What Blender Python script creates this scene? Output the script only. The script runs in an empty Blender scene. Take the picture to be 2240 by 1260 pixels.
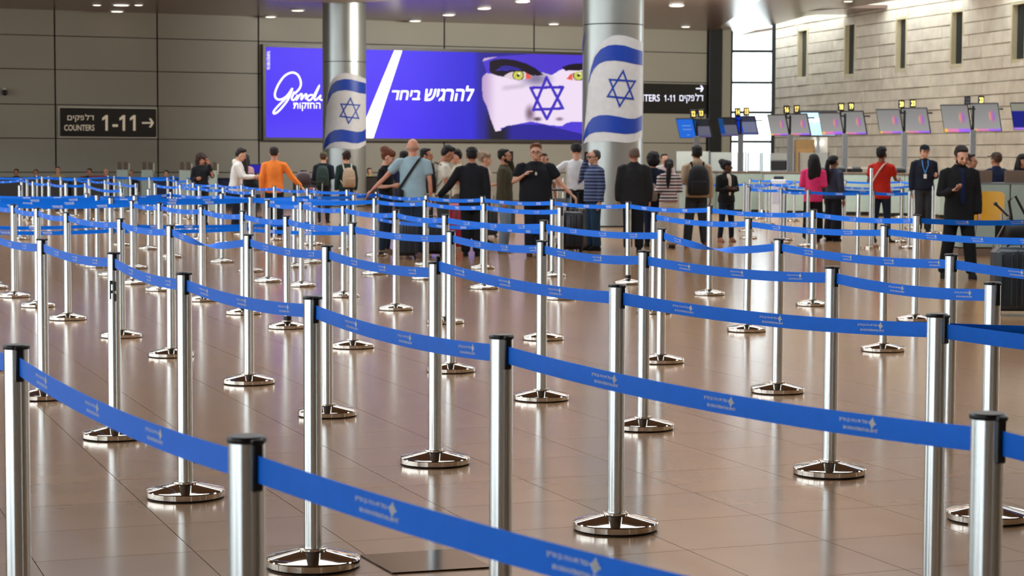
import bpy, math, random
import numpy as np
from mathutils import Vector, Matrix, noise
random.seed(7)
C = bpy.context.scene.collection
# ---------------------------------------------------------------- camera, sky, lights, exposure
PITCH, ROLL, FPX = 0.0644, 0.0039, 4356.0
CAM = Vector((0, 0, 1.504))
FW = Vector((0, math.cos(PITCH), -math.sin(PITCH)))
_U0 = Vector((0, math.sin(PITCH), math.cos(PITCH))); _R0 = Vector((1, 0, 0))
UP = math.cos(ROLL) * _U0 - math.sin(ROLL) * _R0
RT = math.cos(ROLL) * _R0 + math.sin(ROLL) * _U0
cd = bpy.data.cameras.new('camera'); cam = bpy.data.objects.new('camera', cd); C.objects.link(cam)
cam.matrix_world = Matrix(((RT.x, UP.x, -FW.x, 0), (RT.y, UP.y, -FW.y, 0), (RT.z, UP.z, -FW.z, CAM.z), (0, 0, 0, 1)))
cd.sensor_width = 36.0; cd.lens = 36.0 * FPX / 2240.0; cd.clip_start = 0.2; cd.clip_end = 400
cd.dof.use_dof = True; cd.dof.focus_distance = 9.0; cd.dof.aperture_fstop = 9.0
sc = bpy.context.scene
sc.camera = cam
sc.view_settings.view_transform = 'Standard'; sc.view_settings.look = 'None'
sc.view_settings.gamma = 1.0; sc.view_settings.use_curve_mapping = False
sc.view_settings.exposure = 0.0
sc.cycles.use_denoising = True
sc.cycles.max_bounces = 6; sc.cycles.glossy_bounces = 4; sc.cycles.diffuse_bounces = 3; sc.cycles.transmission_bounces = 4
sc.cycles.transparent_max_bounces = 8; sc.cycles.sample_clamp_indirect = 6.0; sc.cycles.caustics_reflective = False
w = bpy.data.worlds.new('sky'); sc.world = w; w.use_nodes = True
nt = w.node_tree; bg = nt.nodes['Background']
bg.inputs[0].default_value = (0.86, 0.94, 1.0, 1); bg.inputs[1].default_value = 4.8

def area_light(name, loc, target, sx, sy, power, col=(1, 1, 1), spread=180):
    l = bpy.data.lights.new(name, 'AREA'); l.shape = 'RECTANGLE'; l.size = sx; l.size_y = sy; l.energy = power; l.color = col
    l.spread = math.radians(spread)
    o = bpy.data.objects.new(name, l); C.objects.link(o); o.location = loc
    o.rotation_euler = (Vector(target) - Vector(loc)).to_track_quat('-Z', 'Y').to_euler(); return o
area_light('added_overhead_fill', (-3, 18, 11.6), (-3, 18, 0), 22, 3.0, 650, (1.0, .97, .93))  # unseen fill added above the near queue, no such fixture known
area_light('added_overhead_fill', (-2, 38, 11.6), (-2, 38, 0), 24, 3.0, 900, (1.0, .97, .93))  # second added fill, over the farther part of the queue
area_light('added_overhead_fill', (4, 50, 11.2), (3, 60, 0), 14, 3.0, 2600, (1.0, .96, .9))  # added fill to brighten the far end of the hall
area_light('added_wall_fill', (4.5, 58.2, 6.1), (2.5, 78, 3.6), 9, .5, 1500, (1.0, .99, .93))  # unseen lamp added below the ceiling to brighten the far wall at right

# ---------------------------------------------------------------- helpers
def ray(px, py):
    return FW + RT * ((px - 1120) / FPX) + UP * ((630 - py) / FPX)
def P(px, py, d):                       # the point at that distance along the view axis
    return CAM + ray(px, py) * d
def GX(px, d):                          # a place on the floor at that distance
    v = P(px, 350, d); return v.x, v.y
def on_z(px, py, z):
    r = ray(px, py); return CAM + r * ((z - CAM.z) / r.z)
def S(r, g, b):
    f = lambda c: c / 12.92 if c <= .04045 else ((c + .055) / 1.055) ** 2.4
    return (f(r / 255), f(g / 255), f(b / 255), 1)
MATS = {}
def mat(name, col, rough=.6, metal=0.0, var=.06, scale=8.0, bump=0.0, bscale=40.0, emit=0.0, spec=.5, sheen=0.0, coat=0.0, rnd=0.0, aniso=0.0):
    if name in MATS: return MATS[name]
    m = bpy.data.materials.new(name); m.use_nodes = True; t = m.node_tree; b = t.nodes['Principled BSDF']
    if len(col) == 3: col = S(*col)
    tc = t.nodes.new('ShaderNodeTexCoord')
    nz = t.nodes.new('ShaderNodeTexNoise'); nz.inputs['Scale'].default_value = scale; nz.inputs['Detail'].default_value = 3
    t.links.new(tc.outputs['Object'], nz.inputs['Vector'])
    mr = t.nodes.new('ShaderNodeMapRange'); mr.inputs['To Min'].default_value = 1 - var; mr.inputs['To Max'].default_value = 1 + var
    mr.inputs['From Min'].default_value = .25; mr.inputs['From Max'].default_value = .75
    t.links.new(nz.outputs['Fac'], mr.inputs['Value'])
    hs = t.nodes.new('ShaderNodeHueSaturation'); hs.inputs['Color'].default_value = col
    if rnd:
        oi = t.nodes.new('ShaderNodeObjectInfo'); m2 = t.nodes.new('ShaderNodeMapRange')
        m2.inputs['To Min'].default_value = 1 - rnd; m2.inputs['To Max'].default_value = 1 + rnd
        t.links.new(oi.outputs['Random'], m2.inputs['Value'])
        mu = t.nodes.new('ShaderNodeMath'); mu.operation = 'MULTIPLY'
        t.links.new(mr.outputs[0], mu.inputs[0]); t.links.new(m2.outputs[0], mu.inputs[1]); t.links.new(mu.outputs[0], hs.inputs['Value'])
    else:
        t.links.new(mr.outputs[0], hs.inputs['Value'])
    t.links.new(hs.outputs[0], b.inputs['Base Color'])
    b.inputs['Roughness'].default_value = rough; b.inputs['Metallic'].default_value = metal
    b.inputs['Specular IOR Level'].default_value = spec
    if sheen: b.inputs['Sheen Weight'].default_value = sheen
    if coat: b.inputs['Coat Weight'].default_value = coat; b.inputs['Coat Roughness'].default_value = .05
    if aniso: b.inputs['Anisotropic'].default_value = aniso
    if emit:
        t.links.new(hs.outputs[0], b.inputs['Emission Color']); b.inputs['Emission Strength'].default_value = emit
    if bump:
        n2 = t.nodes.new('ShaderNodeTexNoise'); n2.inputs['Scale'].default_value = bscale; n2.inputs['Detail'].default_value = 5
        t.links.new(tc.outputs['Object'], n2.inputs['Vector'])
        bp = t.nodes.new('ShaderNodeBump'); bp.inputs['Strength'].default_value = bump; bp.inputs['Distance'].default_value = .02
        t.links.new(n2.outputs['Fac'], bp.inputs['Height']); t.links.new(bp.outputs[0], b.inputs['Normal'])
    MATS[name] = m; return m
def attr_mat(name, emit=0.0, rough=.5, base=True):         # colours printed on the mesh (flat print, screens)
    m = bpy.data.materials.new(name); m.use_nodes = True; t = m.node_tree; b = t.nodes['Principled BSDF']
    a = t.nodes.new('ShaderNodeAttribute'); a.attribute_name = 'print'
    if base: t.links.new(a.outputs['Color'], b.inputs['Base Color'])
    else: b.inputs['Base Color'].default_value = (.01, .01, .01, 1)
    b.inputs['Roughness'].default_value = rough; b.inputs['Specular IOR Level'].default_value = .12
    if emit: t.links.new(a.outputs['Color'], b.inputs['Emission Color']); b.inputs['Emission Strength'].default_value = emit
    return m

class MB:
    def __init__(s): s.v = []; s.f = []
    def add(s, vs, fs):
        n = len(s.v); s.v += [tuple(x) for x in vs]; s.f += [tuple(i + n for i in q) for q in fs]; return s
    def box(s, c, d, rz=0.0, bev=0.0, M=None):
        x, y, z = d[0] / 2, d[1] / 2, d[2] / 2
        if bev:
            e = min(bev, x * .49, y * .49, z * .49); vs = []
            for sx in (-1, 1):
                for sy in (-1, 1):
                    for sz in (-1, 1):
                        vs += [(sx * x, sy * (y - e), sz * (z - e)), (sx * (x - e), sy * y, sz * (z - e)), (sx * (x - e), sy * (y - e), sz * z)]
            fs = []
            I = lambda a, b_, c_, k: ((a * 2 + b_) * 2 + c_) * 3 + k
            for a in (0, 1): fs.append((I(a, 0, 0, 0), I(a, 1, 0, 0), I(a, 1, 1, 0), I(a, 0, 1, 0)) if a else (I(a, 0, 0, 0), I(a, 0, 1, 0), I(a, 1, 1, 0), I(a, 1, 0, 0)))
            for a in (0, 1): fs.append((I(0, a, 0, 1), I(0, a, 1, 1), I(1, a, 1, 1), I(1, a, 0, 1)) if a else (I(0, a, 0, 1), I(1, a, 0, 1), I(1, a, 1, 1), I(0, a, 1, 1)))
            for a in (0, 1): fs.append((I(0, 0, a, 2), I(1, 0, a, 2), I(1, 1, a, 2), I(0, 1, a, 2)) if a else (I(0, 0, a, 2), I(0, 1, a, 2), I(1, 1, a, 2), I(1, 0, a, 2)))
            for a in (0, 1):
                for b_ in (0, 1):
                    fs.append((I(a, b_, 0, 0), I(a, b_, 1, 0), I(a, b_, 1, 1), I(a, b_, 0, 1)))
                    fs.append((I(a, 0, b_, 0), I(a, 1, b_, 0), I(a, 1, b_, 2), I(a, 0, b_, 2)))
                    fs.append((I(0, a, b_, 1), I(1, a, b_, 1), I(1, a, b_, 2), I(0, a, b_, 2)))
                    for c_ in (0, 1): fs.append((I(a, b_, c_, 0), I(a, b_, c_, 1), I(a, b_, c_, 2)))
        else:
            vs = [(sx * x, sy * y, sz * z) for sx in (-1, 1) for sy in (-1, 1) for sz in (-1, 1)]
            fs = [(0, 1, 3, 2), (4, 6, 7, 5), (0, 4, 5, 1), (2, 3, 7, 6), (0, 2, 6, 4), (1, 5, 7, 3)]
        cr, sr = math.cos(rz), math.sin(rz)
        vs = [Vector((a * cr - b_ * sr, a * sr + b_ * cr, c_)) for a, b_, c_ in vs]
        if M is not None: vs = [M @ a for a in vs]
        s.add([a + Vector(c) for a in vs], fs); return s
    def tube(s, pts, rad, seg=8, flat=1.0, cap=True):
        pts = [Vector(p) for p in pts]; n = len(pts)
        if not isinstance(rad, (list, tuple)): rad = [rad] * n
        vs = []; ref = None
        for i, p in enumerate(pts):
            d = (pts[min(i + 1, n - 1)] - pts[max(i - 1, 0)]).normalized()
            if ref is None: ref = Vector((1, 0, 0)) if abs(d.x) < .8 else Vector((0, 1, 0))
            a = (ref - d * ref.dot(d)).normalized(); b = d.cross(a); ref = a
            for k in range(seg):
                t = 2 * math.pi * k / seg
                vs.append(p + a * math.cos(t) * rad[i] + b * math.sin(t) * rad[i] * flat)
        fs = [(i * seg + k, i * seg + (k + 1) % seg, (i + 1) * seg + (k + 1) % seg, (i + 1) * seg + k) for i in range(n - 1) for k in range(seg)]
        if cap:
            d0 = (pts[0] - pts[1]).normalized() * rad[0] * .6; d1 = (pts[-1] - pts[-2]).normalized() * rad[-1] * .6
            vs += [pts[0] + d0, pts[-1] + d1]; a0 = n * seg
            fs += [(a0, (k + 1) % seg, k) for k in range(seg)] + [(a0 + 1, (n - 1) * seg + k, (n - 1) * seg + (k + 1) % seg) for k in range(seg)]
        s.add(vs, fs); return s
    def rings(s, rg, seg=16, cap=True):        # rg: (x, y, z, rx, ry)
        vs = []; n = len(rg)
        for x, y, z, rx, ry in rg:
            for k in range(seg):
                t = 2 * math.pi * k / seg; vs.append((x + rx * math.cos(t), y + ry * math.sin(t), z))
        up = rg[-1][2] > rg[0][2]
        fs = []
        for i in range(n - 1):
            for k in range(seg):
                q = (i * seg + k, i * seg + (k + 1) % seg, (i + 1) * seg + (k + 1) % seg, (i + 1) * seg + k)
                fs.append(q if up else q[::-1])
        if cap:
            a, b = tuple(range(seg)), tuple(range((n - 1) * seg, n * seg))
            fs += [a[::-1] if up else a, b if up else b[::-1]]
        s.add(vs, fs); return s
    def ell(s, c, r, seg=12, rot=None):
        vs = []; h = seg // 2
        for i in range(1, h):
            t = math.pi * i / h
            for k in range(seg):
                u = 2 * math.pi * k / seg; vs.append(Vector((r[0] * math.sin(t) * math.cos(u), r[1] * math.sin(t) * math.sin(u), r[2] * math.cos(t))))
        vs += [Vector((0, 0, r[2])), Vector((0, 0, -r[2]))]; m = (h - 1) * seg
        if rot is not None: vs = [rot @ v for v in vs]
        fs = [(i * seg + k, (i + 1) * seg + k, (i + 1) * seg + (k + 1) % seg, i * seg + (k + 1) % seg) for i in range(h - 2) for k in range(seg)]
        fs += [(m, k, (k + 1) % seg) for k in range(seg)] + [(m + 1, (h - 2) * seg + (k + 1) % seg, (h - 2) * seg + k) for k in range(seg)]
        s.add([v + Vector(c) for v in vs], fs); return s
    def cyl(s, c, r, z0, z1, seg=24): return s.rings([(c[0], c[1], z0, r, r), (c[0], c[1], z1, r, r)], seg)
    def mesh(s, name, m=None, smooth=None):
        me = bpy.data.meshes.new(name); me.from_pydata([tuple(v) for v in s.v], [], s.f); me.update()
        if m: me.materials.append(m)
        if smooth is not None:
            me.polygons.foreach_set('use_smooth', [True] * len(me.polygons)); me.set_sharp_from_angle(angle=math.radians(smooth))
        return me
    def obj(s, name, m, parent=None, smooth=None, **kw): return link(name, s.mesh(name, m, smooth), parent, **kw)
def link(name, me, parent=None, label=None, cat=None, group=None, kind=None, loc=None):
    o = bpy.data.objects.new(name, me); C.objects.link(o)
    if parent: o.parent = parent
    if loc: o.location = loc
    return tag(o, label, cat, group, kind)
def tag(o, label=None, cat=None, group=None, kind=None):
    for k, v in (('label', label), ('category', cat), ('group', group), ('kind', kind)):
        if v: o[k] = v
    return o
def thing(name, label, cat, loc=(0, 0, 0), rz=0.0, group=None, kind=None):
    o = bpy.data.objects.new(name, None); C.objects.link(o); o.location = loc; o.rotation_euler = (0, 0, rz); o.empty_display_size = .1
    return tag(o, label, cat, group, kind)
_ADV = {}
def text_mb(txt, size, res=2, bold=0.0):
    def glyphs(body):
        c = bpy.data.curves.new('t', 'FONT'); c.body = body; c.size = 1.0; c.resolution_u = res; c.offset = bold; c.align_x = 'LEFT'
        o = bpy.data.objects.new('t', c); C.objects.link(o)
        me = o.to_mesh(); mb = MB(); mb.add([(v.co.x, 0, v.co.y) for v in me.vertices], [tuple(p.vertices) for p in me.polygons])
        o.to_mesh_clear(); bpy.data.objects.remove(o); bpy.data.curves.remove(c); return mb
    def adv(ch):
        if ch not in _ADV: _ADV[ch] = max(v[0] for v in glyphs(ch + 'H').v) - max(v[0] for v in glyphs('H').v)
        return _ADV[ch]
    out = MB(); x = 0.0
    def rect(a, b, c, d): out.add([(x + a, 0, c), (x + b, 0, c), (x + b, 0, d), (x + a, 0, d)], [(0, 1, 2, 3)])
    for ch in txt:
        if ch == 'פ':        # drawn by strokes
            rect(.06, .40, 0, .085); rect(.36, .45, .06, .52); rect(.09, .38, .51, .595); rect(.05, .14, .27, .53); rect(.12, .25, .27, .35)
        elif ch != ' ':
            g = glyphs('ר' if ch == 'ד' else ch); out.add([(v[0] + x, 0, v[2]) for v in g.v], g.f)
            if ch == 'ד': rect(.40, .51, .505, .595)
            if ch == '1':
                a, b, t = min(v[0] for v in g.v), max(v[0] for v in g.v), max(v[2] for v in g.v)
                if b - a < .2: out.add([(x + a + .01, 0, t - .16), (x + a + .01, 0, t), (x + a - .15, 0, t - .13), (x + a - .15, 0, t - .25)], [(0, 1, 2, 3)])
        x += adv(ch)
    out.v = [(a * size, b, c * size) for a, b, c in out.v]; return out
def extent(mb): xs = [v[0] for v in mb.v]; zs = [v[2] for v in mb.v]; return min(xs), max(xs), min(zs), max(zs)
def fit(mb, x0, x1, z0, z1):                      # text scaled into that rectangle
    a, b, c, d = extent(mb); return [((v[0] - a) / (b - a) * (x1 - x0) + x0, 0, (v[2] - c) / (d - c) * (z1 - z0) + z0) for v in mb.v]

# ---------------------------------------------------------------- materials
M_post = mat('satin_aluminium', (226, 230, 228), .2, .94, .02, 3)
M_chrome = mat('chrome', (214, 206, 194), .06, 1.0, .03, 5)
M_black = mat('black_plastic', (18, 18, 20), .35)
M_rubber = mat('black_rubber', (14, 13, 13), .7)
M_belt = mat('blue_webbing', (4, 124, 255), .5, 0, .05, 30, bump=.1, bscale=300, spec=.22)
M_print = mat('white_print', (232, 236, 240), .6, var=.03)
M_floor = mat('polished_stone_tile', (160, 122, 88), .17, 0, .09, 1.3, bump=.012, bscale=7, spec=.62, rnd=.045)
M_joint = mat('tile_joint', (122, 94, 70), .6)
M_panel = mat('wall_panel', (160, 156, 142), .5, 0, .03, .6, rnd=.02, spec=.3)
M_gap = mat('panel_gap', (34, 32, 29), .8)
M_ceil = mat('ceiling_metal', (142, 120, 108), .25, .25, .08, .5, bump=.12, bscale=.7)
M_white = mat('white_paint', (225, 226, 222), .5)
M_stone = mat('limestone', (214, 204, 184), .85, 0, .13, 2.2, bump=.9, bscale=5, rnd=.08, spec=.2)
M_mortar = mat('stone_joint', (150, 140, 122), .9)
M_column = mat('column_aluminium', (170, 174, 170), .33, .8, .02, 1.0)
M_steel = mat('grey_steel', (150, 154, 156), .35, .7)
M_dark = mat('dark_metal', (40, 42, 44), .4, .4)
M_glass_panel = None
M_cream = mat('cream_laminate', (214, 210, 192), .4)
M_pale = mat('pale_green_laminate', (162, 178, 168), .35)
M_brown = mat('brown_laminate', (122, 100, 84), .45)
# ---------------------------------------------------------------- the wall at the far end
W0, W1 = P(0, 300, 66.0), P(1595, 300, 76.4)
WD = Vector((W1.x - W0.x, W1.y - W0.y, 0)); WL = WD.length; WD.normalize(); WN = Vector((WD.y, -WD.x, 0))
WA = math.atan2(WD.y, WD.x)
WORG = Vector((W0.x, W0.y, 0))
def on_wall(px, py):
    r = ray(px, py); t = (WORG - CAM).dot(WN) / r.dot(WN); q = CAM + r * t
    return (q - WORG).dot(WD), q.z
def to_px(q):
    d = Vector(q) - CAM; z = d.dot(FW); return 1120 + FPX * d.dot(RT) / z, 630 - FPX * d.dot(UP) / z
def wall_pt(s, z, out=0.0): return WORG + WD * s + WN * out + Vector((0, 0, z))

CEIL = 6.42
wall_back = thing('wall_back', None, None, WORG, WA, kind='structure')
s_end = on_wall(1597, 200)[0]
MB().box((s_end / 2 - 6, .12, 3.6), (s_end + 12, .1, 7.2)).obj('backing', M_gap, wall_back)
cuts = [on_wall(x, 200)[0] for x in (-330, -105, 121, 345, 566, 768, 972, 1168, 1362, 1547)]
zc = [0.0, 1.02, 2.15, 3.28, 4.45, 5.57, 6.6]
for i in range(len(cuts) - 1):
    for j in range(len(zc) - 1):
        a, b, z0, z1 = cuts[i], cuts[i + 1], zc[j], zc[j + 1]
        MB().box(((a + b) / 2, .03, (z0 + z1) / 2), (b - a - .05, .05, z1 - z0 - .025), bev=.008).obj('panel', M_panel, wall_back)
a, b = cuts[-1], s_end
MB().box(((a + on_wall(1575, 200)[0]) / 2, -.05, 3.3), (on_wall(1575, 200)[0] - a, .25, 6.6), bev=.02).obj('corner_post', M_dark, wall_back)
MB().box(((on_wall(1575, 200)[0] + b) / 2, .0, 3.3), (b - on_wall(1575, 200)[0], .1, 6.6), bev=.01).obj('panel', M_panel, wall_back)

# high roof of the hall before it, with the fascia between
roof = MB()
for y0, y1 in ((-14, 16), (20, 36.2), (39.8, 48.2), (51.8, 54.3)):
    roof.box((0, (y0 + y1) / 2, 12.1), (96, y1 - y0, .3))
roof.box((0, 54.2, 9.3), (96, .25, 5.6))
roof.obj('ceiling_high', mat('roof_panel', (104, 82, 62), .6), kind='structure')
# side walls outside the frame
MB().box((36, 23, 6), (.4, 78, 12)).obj('wall_right', mat('side_wall', (196, 170, 140), .6), kind='structure')
wl = thing('wall_left', None, None, (-34, 0, 0), kind='structure')
MB().box((0, 72, 6), (.4, 34, 12)).obj('solid_bay', MATS['side_wall'], wl)
MB().box((0, 21, 10.0), (.4, 68, 4.4)).box((0, 21, .3), (.4, 68, .6)).box((0, 34, 1.3), (.4, 42, 2.0)).obj('facade_band', MATS['side_wall'], wl)  # unseen; sill and top band shaped to dim the reflections in posts and bases
for i in range(12):
    MB().box((0, -12 + i * 6, 5), (.3, .35, 9.6)).obj('mullion', M_dark, wl)
MB().box((13.5, -13, 6), (45, .4, 12)).box((-21.5, -13, 8.5), (25, .4, 7.0)).box((-21.5, -13, .3), (25, .4, .6)).obj('wall_front', mat('front_wall', (206, 198, 184), .6), kind='structure')  # unseen wall, its opening sized for the light on posts and belts

# floor: slab, the nearest tiles one by one, the others joined
TS = .6; GA = math.atan2(.35, 1.0) + .02; ca, sa = math.cos(GA), math.sin(GA)
floor = MB().box((0, 42, -.16), (100, 116, .3)).obj('floor', M_joint, kind='structure')
tile_me = MB().box((0, 0, -.01), (TS - .0035, TS - .0035, .02)).mesh('tile', M_floor)
cells = []
for i in range(-70, 70):
    for j in range(-40, 190):
        x = i * TS * ca - j * TS * sa; y = i * TS * sa + j * TS * ca
        if y < -8 or y > 88 or abs(x) > 45: continue
        if y < 46 or True: cells.append((x, y))
def seen(x, y, m=.5):
    if y < 3.0: return False
    u = x / y * FPX; v = 350 + 1.504 * FPX / (y + .3)
    return abs(u) < 1120 + m * FPX / y and v < 1300 + m * FPX / y * .4
vis = sorted([c for c in cells if seen(*c)], key=lambda c: c[1])
near = set(vis[:296])
for c in vis[:296]:
    o = link('tile', tile_me, floor, loc=(c[0], c[1], 0)); o.rotation_euler = (0, 0, GA)
mb = MB()
for x, y in cells:
    if (x, y) in near: continue
    if y > 22: h = TS / 2 - .0018
    h = TS / 2 - .0018
    vs = [(x + (a * ca - b * sa) * h, y + (a * sa + b * ca) * h, 0) for a, b in ((-1, -1), (1, -1), (1, 1), (-1, 1))]
    mb.add(vs, [(0, 1, 2, 3)])
o = mb.obj('tile_field', mat('polished_stone_field', (160, 122, 88), .17, 0, .09, 1.3, bump=.012, bscale=7, spec=.62), floor, kind='stuff')

# metal floor plates
def floor_plate(name, pts, label):
    q = [on_z(x, y, 0) for x, y in pts]; t = MB(); n = len(q)
    t.add([(a.x, a.y, .001) for a in q] + [(a.x, a.y, .006) for a in q], [(4, 5, 6, 7)] + [(i, (i + 1) % 4, 4 + (i + 1) % 4, 4 + i) for i in range(4)])
    o = t.obj(name, mat('dark_steel_plate', (70, 60, 56), .12, .9), label=label, cat='floor plate')
floor_plate('floor_plate', [(788, 1217), (998, 1203), (1078, 1243), (858, 1256)], 'dark polished steel plate set in the tan floor in front')
floor_plate('floor_plate', [(384, 992), (480, 990), (500, 1012), (400, 1012)], 'small dark floor plate behind the second front belt post')

# glazing to the right of the far wall
GD = 79.5
g0, g1 = P(1597, 300, GD), P(1690, 300, GD)
win = thing('window_1', None, None, (g0.x, g0.y, 0), kind='structure')
gw = g1.x - g0.x
gl = bpy.data.materials.new('clear_glass'); gl.use_nodes = True; t_ = gl.node_tree
for n_ in list(t_.nodes): t_.nodes.remove(n_)
o_ = t_.nodes.new('ShaderNodeOutputMaterial'); mx = t_.nodes.new('ShaderNodeMixShader'); tr = t_.nodes.new('ShaderNodeBsdfTransparent'); gs = t_.nodes.new('ShaderNodeBsdfGlossy')
gs.inputs['Roughness'].default_value = .02; tr.inputs[0].default_value = (.96, .99, .98, 1); lw = t_.nodes.new('ShaderNodeFresnel'); lw.inputs[0].default_value = 1.4
t_.links.new(lw.outputs[0], mx.inputs[0]); t_.links.new(tr.outputs[0], mx.inputs[1]); t_.links.new(gs.outputs[0], mx.inputs[2]); t_.links.new(mx.outputs[0], o_.inputs[0])
rows = [0.0] + [P(1650, y, GD).z for y in (310, 246, 181, 113)] + [7.6]
for i in range(5):
    MB().box((gw / 2, 0, (rows[i] + rows[i + 1]) / 2), (gw - .1, .02, rows[i + 1] - rows[i] - .1)).obj('pane', gl, win)
    MB().box((gw / 2, 0, rows[i]), (gw, .12, .1)).obj('transom', M_dark, win)
for x in (0, gw): MB().box((x, 0, 3.8), (.14, .16, 7.6)).obj('mullion', M_dark, win)

# limestone wall
SW = [(P(px, 300, FPX / k)) for px, k in ((1688, 52), (1755, 54.5), (1857, 57.5), (1970, 60.8), (2090, 64.2), (2225, 68.5), (2420, 75))]
SW = [Vector((q.x, q.y, 0)) for q in SW]
seg_len = [(SW[i + 1] - SW[i]).length for i in range(len(SW) - 1)]; cum = [0]
for L_ in seg_len: cum.append(cum[-1] + L_)
def sw_pt(s, off=0.0):
    i = 0
    while i < len(seg_len) - 1 and s > cum[i + 1]: i += 1
    d = (SW[i + 1] - SW[i]).normalized(); n = Vector((d.y, -d.x, 0)) 
    if n.x > 0: n = -n
    return SW[i] + d * (s - cum[i]) + n * off, d, n
def sw_px(px):
    for i in range(len(SW) - 1):
        a, b = to_px(SW[i] + Vector((0, 0, 3)))[0], to_px(SW[i + 1] + Vector((0, 0, 3)))[0]
        if px <= b or i == len(SW) - 2: 
            lo, hi = cum[i], cum[i + 1] 
            for _ in range(30):
                m_ = (lo + hi) / 2
                if to_px(sw_pt(m_)[0] + Vector((0, 0, 3)))[0] < px: lo = m_
                else: hi = m_
            return lo
wall_stone = thing('wall_right_stone', None, None, (0, 0, 0), kind='structure')
wins = []
for pa, pb, yt, yb in ((1744, 1766, 68, 170), (1847, 1869, 55, 164), (1959, 1981, 43, 152), (2080, 2104, 27, 142), (2212, 2240, 10, 132)):
    sa_, sb_ = sw_px(pa), sw_px(pb); q = sw_pt((sa_ + sb_) / 2)[0]; d = (q - CAM).dot(FW)
    wins.append((sa_, sb_, P(0, yb, d).z + .0039 * ((pa - 1120) / FPX * d) * 0, P((pa + pb) / 2, yt, d).z, P((pa + pb) / 2, yb, d).z))
wins = [(a, b, zb, zt) for a, b, _, zt, zb in wins]
HC = .41; r_ = random.Random(4)
stuff = MB(); nst = 0; smax = cum[-1]
def stone_vs(s0, s1, z0, z1, pr):
    a, d, n = sw_pt(s0); b, d2, n2 = sw_pt(s1); c, _, n3 = sw_pt((s0 + s1) / 2); e = .018
    f = [a, b]
    vs = [Vector((q.x, q.y, z)) - n * .2 for q in (a, b) for z in (z0, z1)] + [Vector((q.x, q.y, z)) + n * 0 for q in (a, b) for z in (z0, z1)]
    u = (b - a).normalized()
    vs += [Vector((a.x, a.y, z0 + e)) + u * e + n * pr, Vector((a.x, a.y, z1 - e)) + u * e + n * pr, Vector((b.x, b.y, z0 + e)) - u * e + n * pr, Vector((b.x, b.y, z1 - e)) - u * e + n * pr]
    fs = [(4, 5, 9, 8), (5, 7, 11, 9), (7, 6, 10, 11), (6, 4, 8, 10), (8, 9, 11, 10), (0, 1, 5, 4), (2, 6, 7, 3), (0, 4, 6, 2), (1, 3, 7, 5)]
    return vs, fs
row = 0; z = 0.0
stones = []
while z < 9.2:
    s = -r_.random() * 1.2
    while s < smax:
        L_ = r_.uniform(1.0, 2.1); s0, s1 = max(s, 0), min(s + L_, smax); s += L_
        if s1 - s0 < .15: continue
        parts_ = [(s0, s1)]
        for a, b, zb, zt in wins:
            if z + HC > zb and z < zt:
                np_ = []
                for p0, p1 in parts_:
                    if p1 <= a or p0 >= b: np_.append((p0, p1))
                    else:
                        if a - p0 > .06: np_.append((p0, a))
                        if p1 - b > .06: np_.append((b, p1))
                parts_ = np_
        for p0, p1 in parts_: stones.append((p0, p1, z, z + HC - .012))
        for a, b, zb, zt in wins:            # the low pieces left over and under a window
            q0, q1 = max(s0, a), min(s1, b)
            if q1 - q0 > .1 and z + HC > zb and z < zt:
                if zb - z > .06: stones.append((q0, q1, z, zb - .012))
                if z + HC - zt > .06: stones.append((q0, q1, zt + .012, z + HC - .012))
    z += HC
stones = [(a + .006, b - .006, c, d) for a, b, c, d in stones]
stones.sort(key=lambda q: (q[2] < 1.2, -q[0]))
for i, (a, b, c, d) in enumerate(stones):
    vs, fs = stone_vs(a, b, c, d, r_.uniform(.02, .06))
    if i < 298: MB().add(vs, fs).obj('stone', M_stone, wall_stone)
    else: stuff.add(vs, fs)
if stuff.v: stuff.obj('stone_courses', mat('limestone_courses', (214, 204, 184), .85, 0, .13, 2.2, bump=.9, bscale=5, spec=.2), wall_stone, kind='stuff')
mb = MB()
for i in range(len(SW) - 1):
    d = (SW[i + 1] - SW[i]).normalized(); n = Vector((d.y, -d.x, 0)); n = -n if n.x > 0 else n
    lo_, hi_ = cum[i], cum[i + 1]
    cutw = [(a, b, zb, zt) for a, b, zb, zt in wins if b > lo_ and a < hi_]
    spans = []; p = lo_
    for a, b, zb, zt in cutw:
        a, b = max(a, lo_), min(b, hi_)
        if a > p: spans.append((p, a, 0, 9.4))
        spans += [(a, b, 0, zb), (a, b, zt, 9.4)]; p = b
    if p < hi_: spans.append((p, hi_, 0, 9.4))
    for a, b, z0, z1 in spans:
        q0 = SW[i] + d * (a - lo_); q1 = SW[i] + d * (b - lo_)
        mb.add([q0 - n * .05 + Vector((0, 0, z0)), q1 - n * .05 + Vector((0, 0, z0)), q1 - n * .05 + Vector((0, 0, z1)), q0 - n * .05 + Vector((0, 0, z1)),
                q0 - n * .4 + Vector((0, 0, z0)), q1 - n * .4 + Vector((0, 0, z0)), q1 - n * .4 + Vector((0, 0, z1)), q0 - n * .4 + Vector((0, 0, z1))],
               [(0, 1, 2, 3), (4, 7, 6, 5), (0, 3, 7, 4), (1, 5, 6, 2), (0, 4, 5, 1), (3, 2, 6, 7)])
mb.obj('core', M_mortar, wall_stone)
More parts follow.
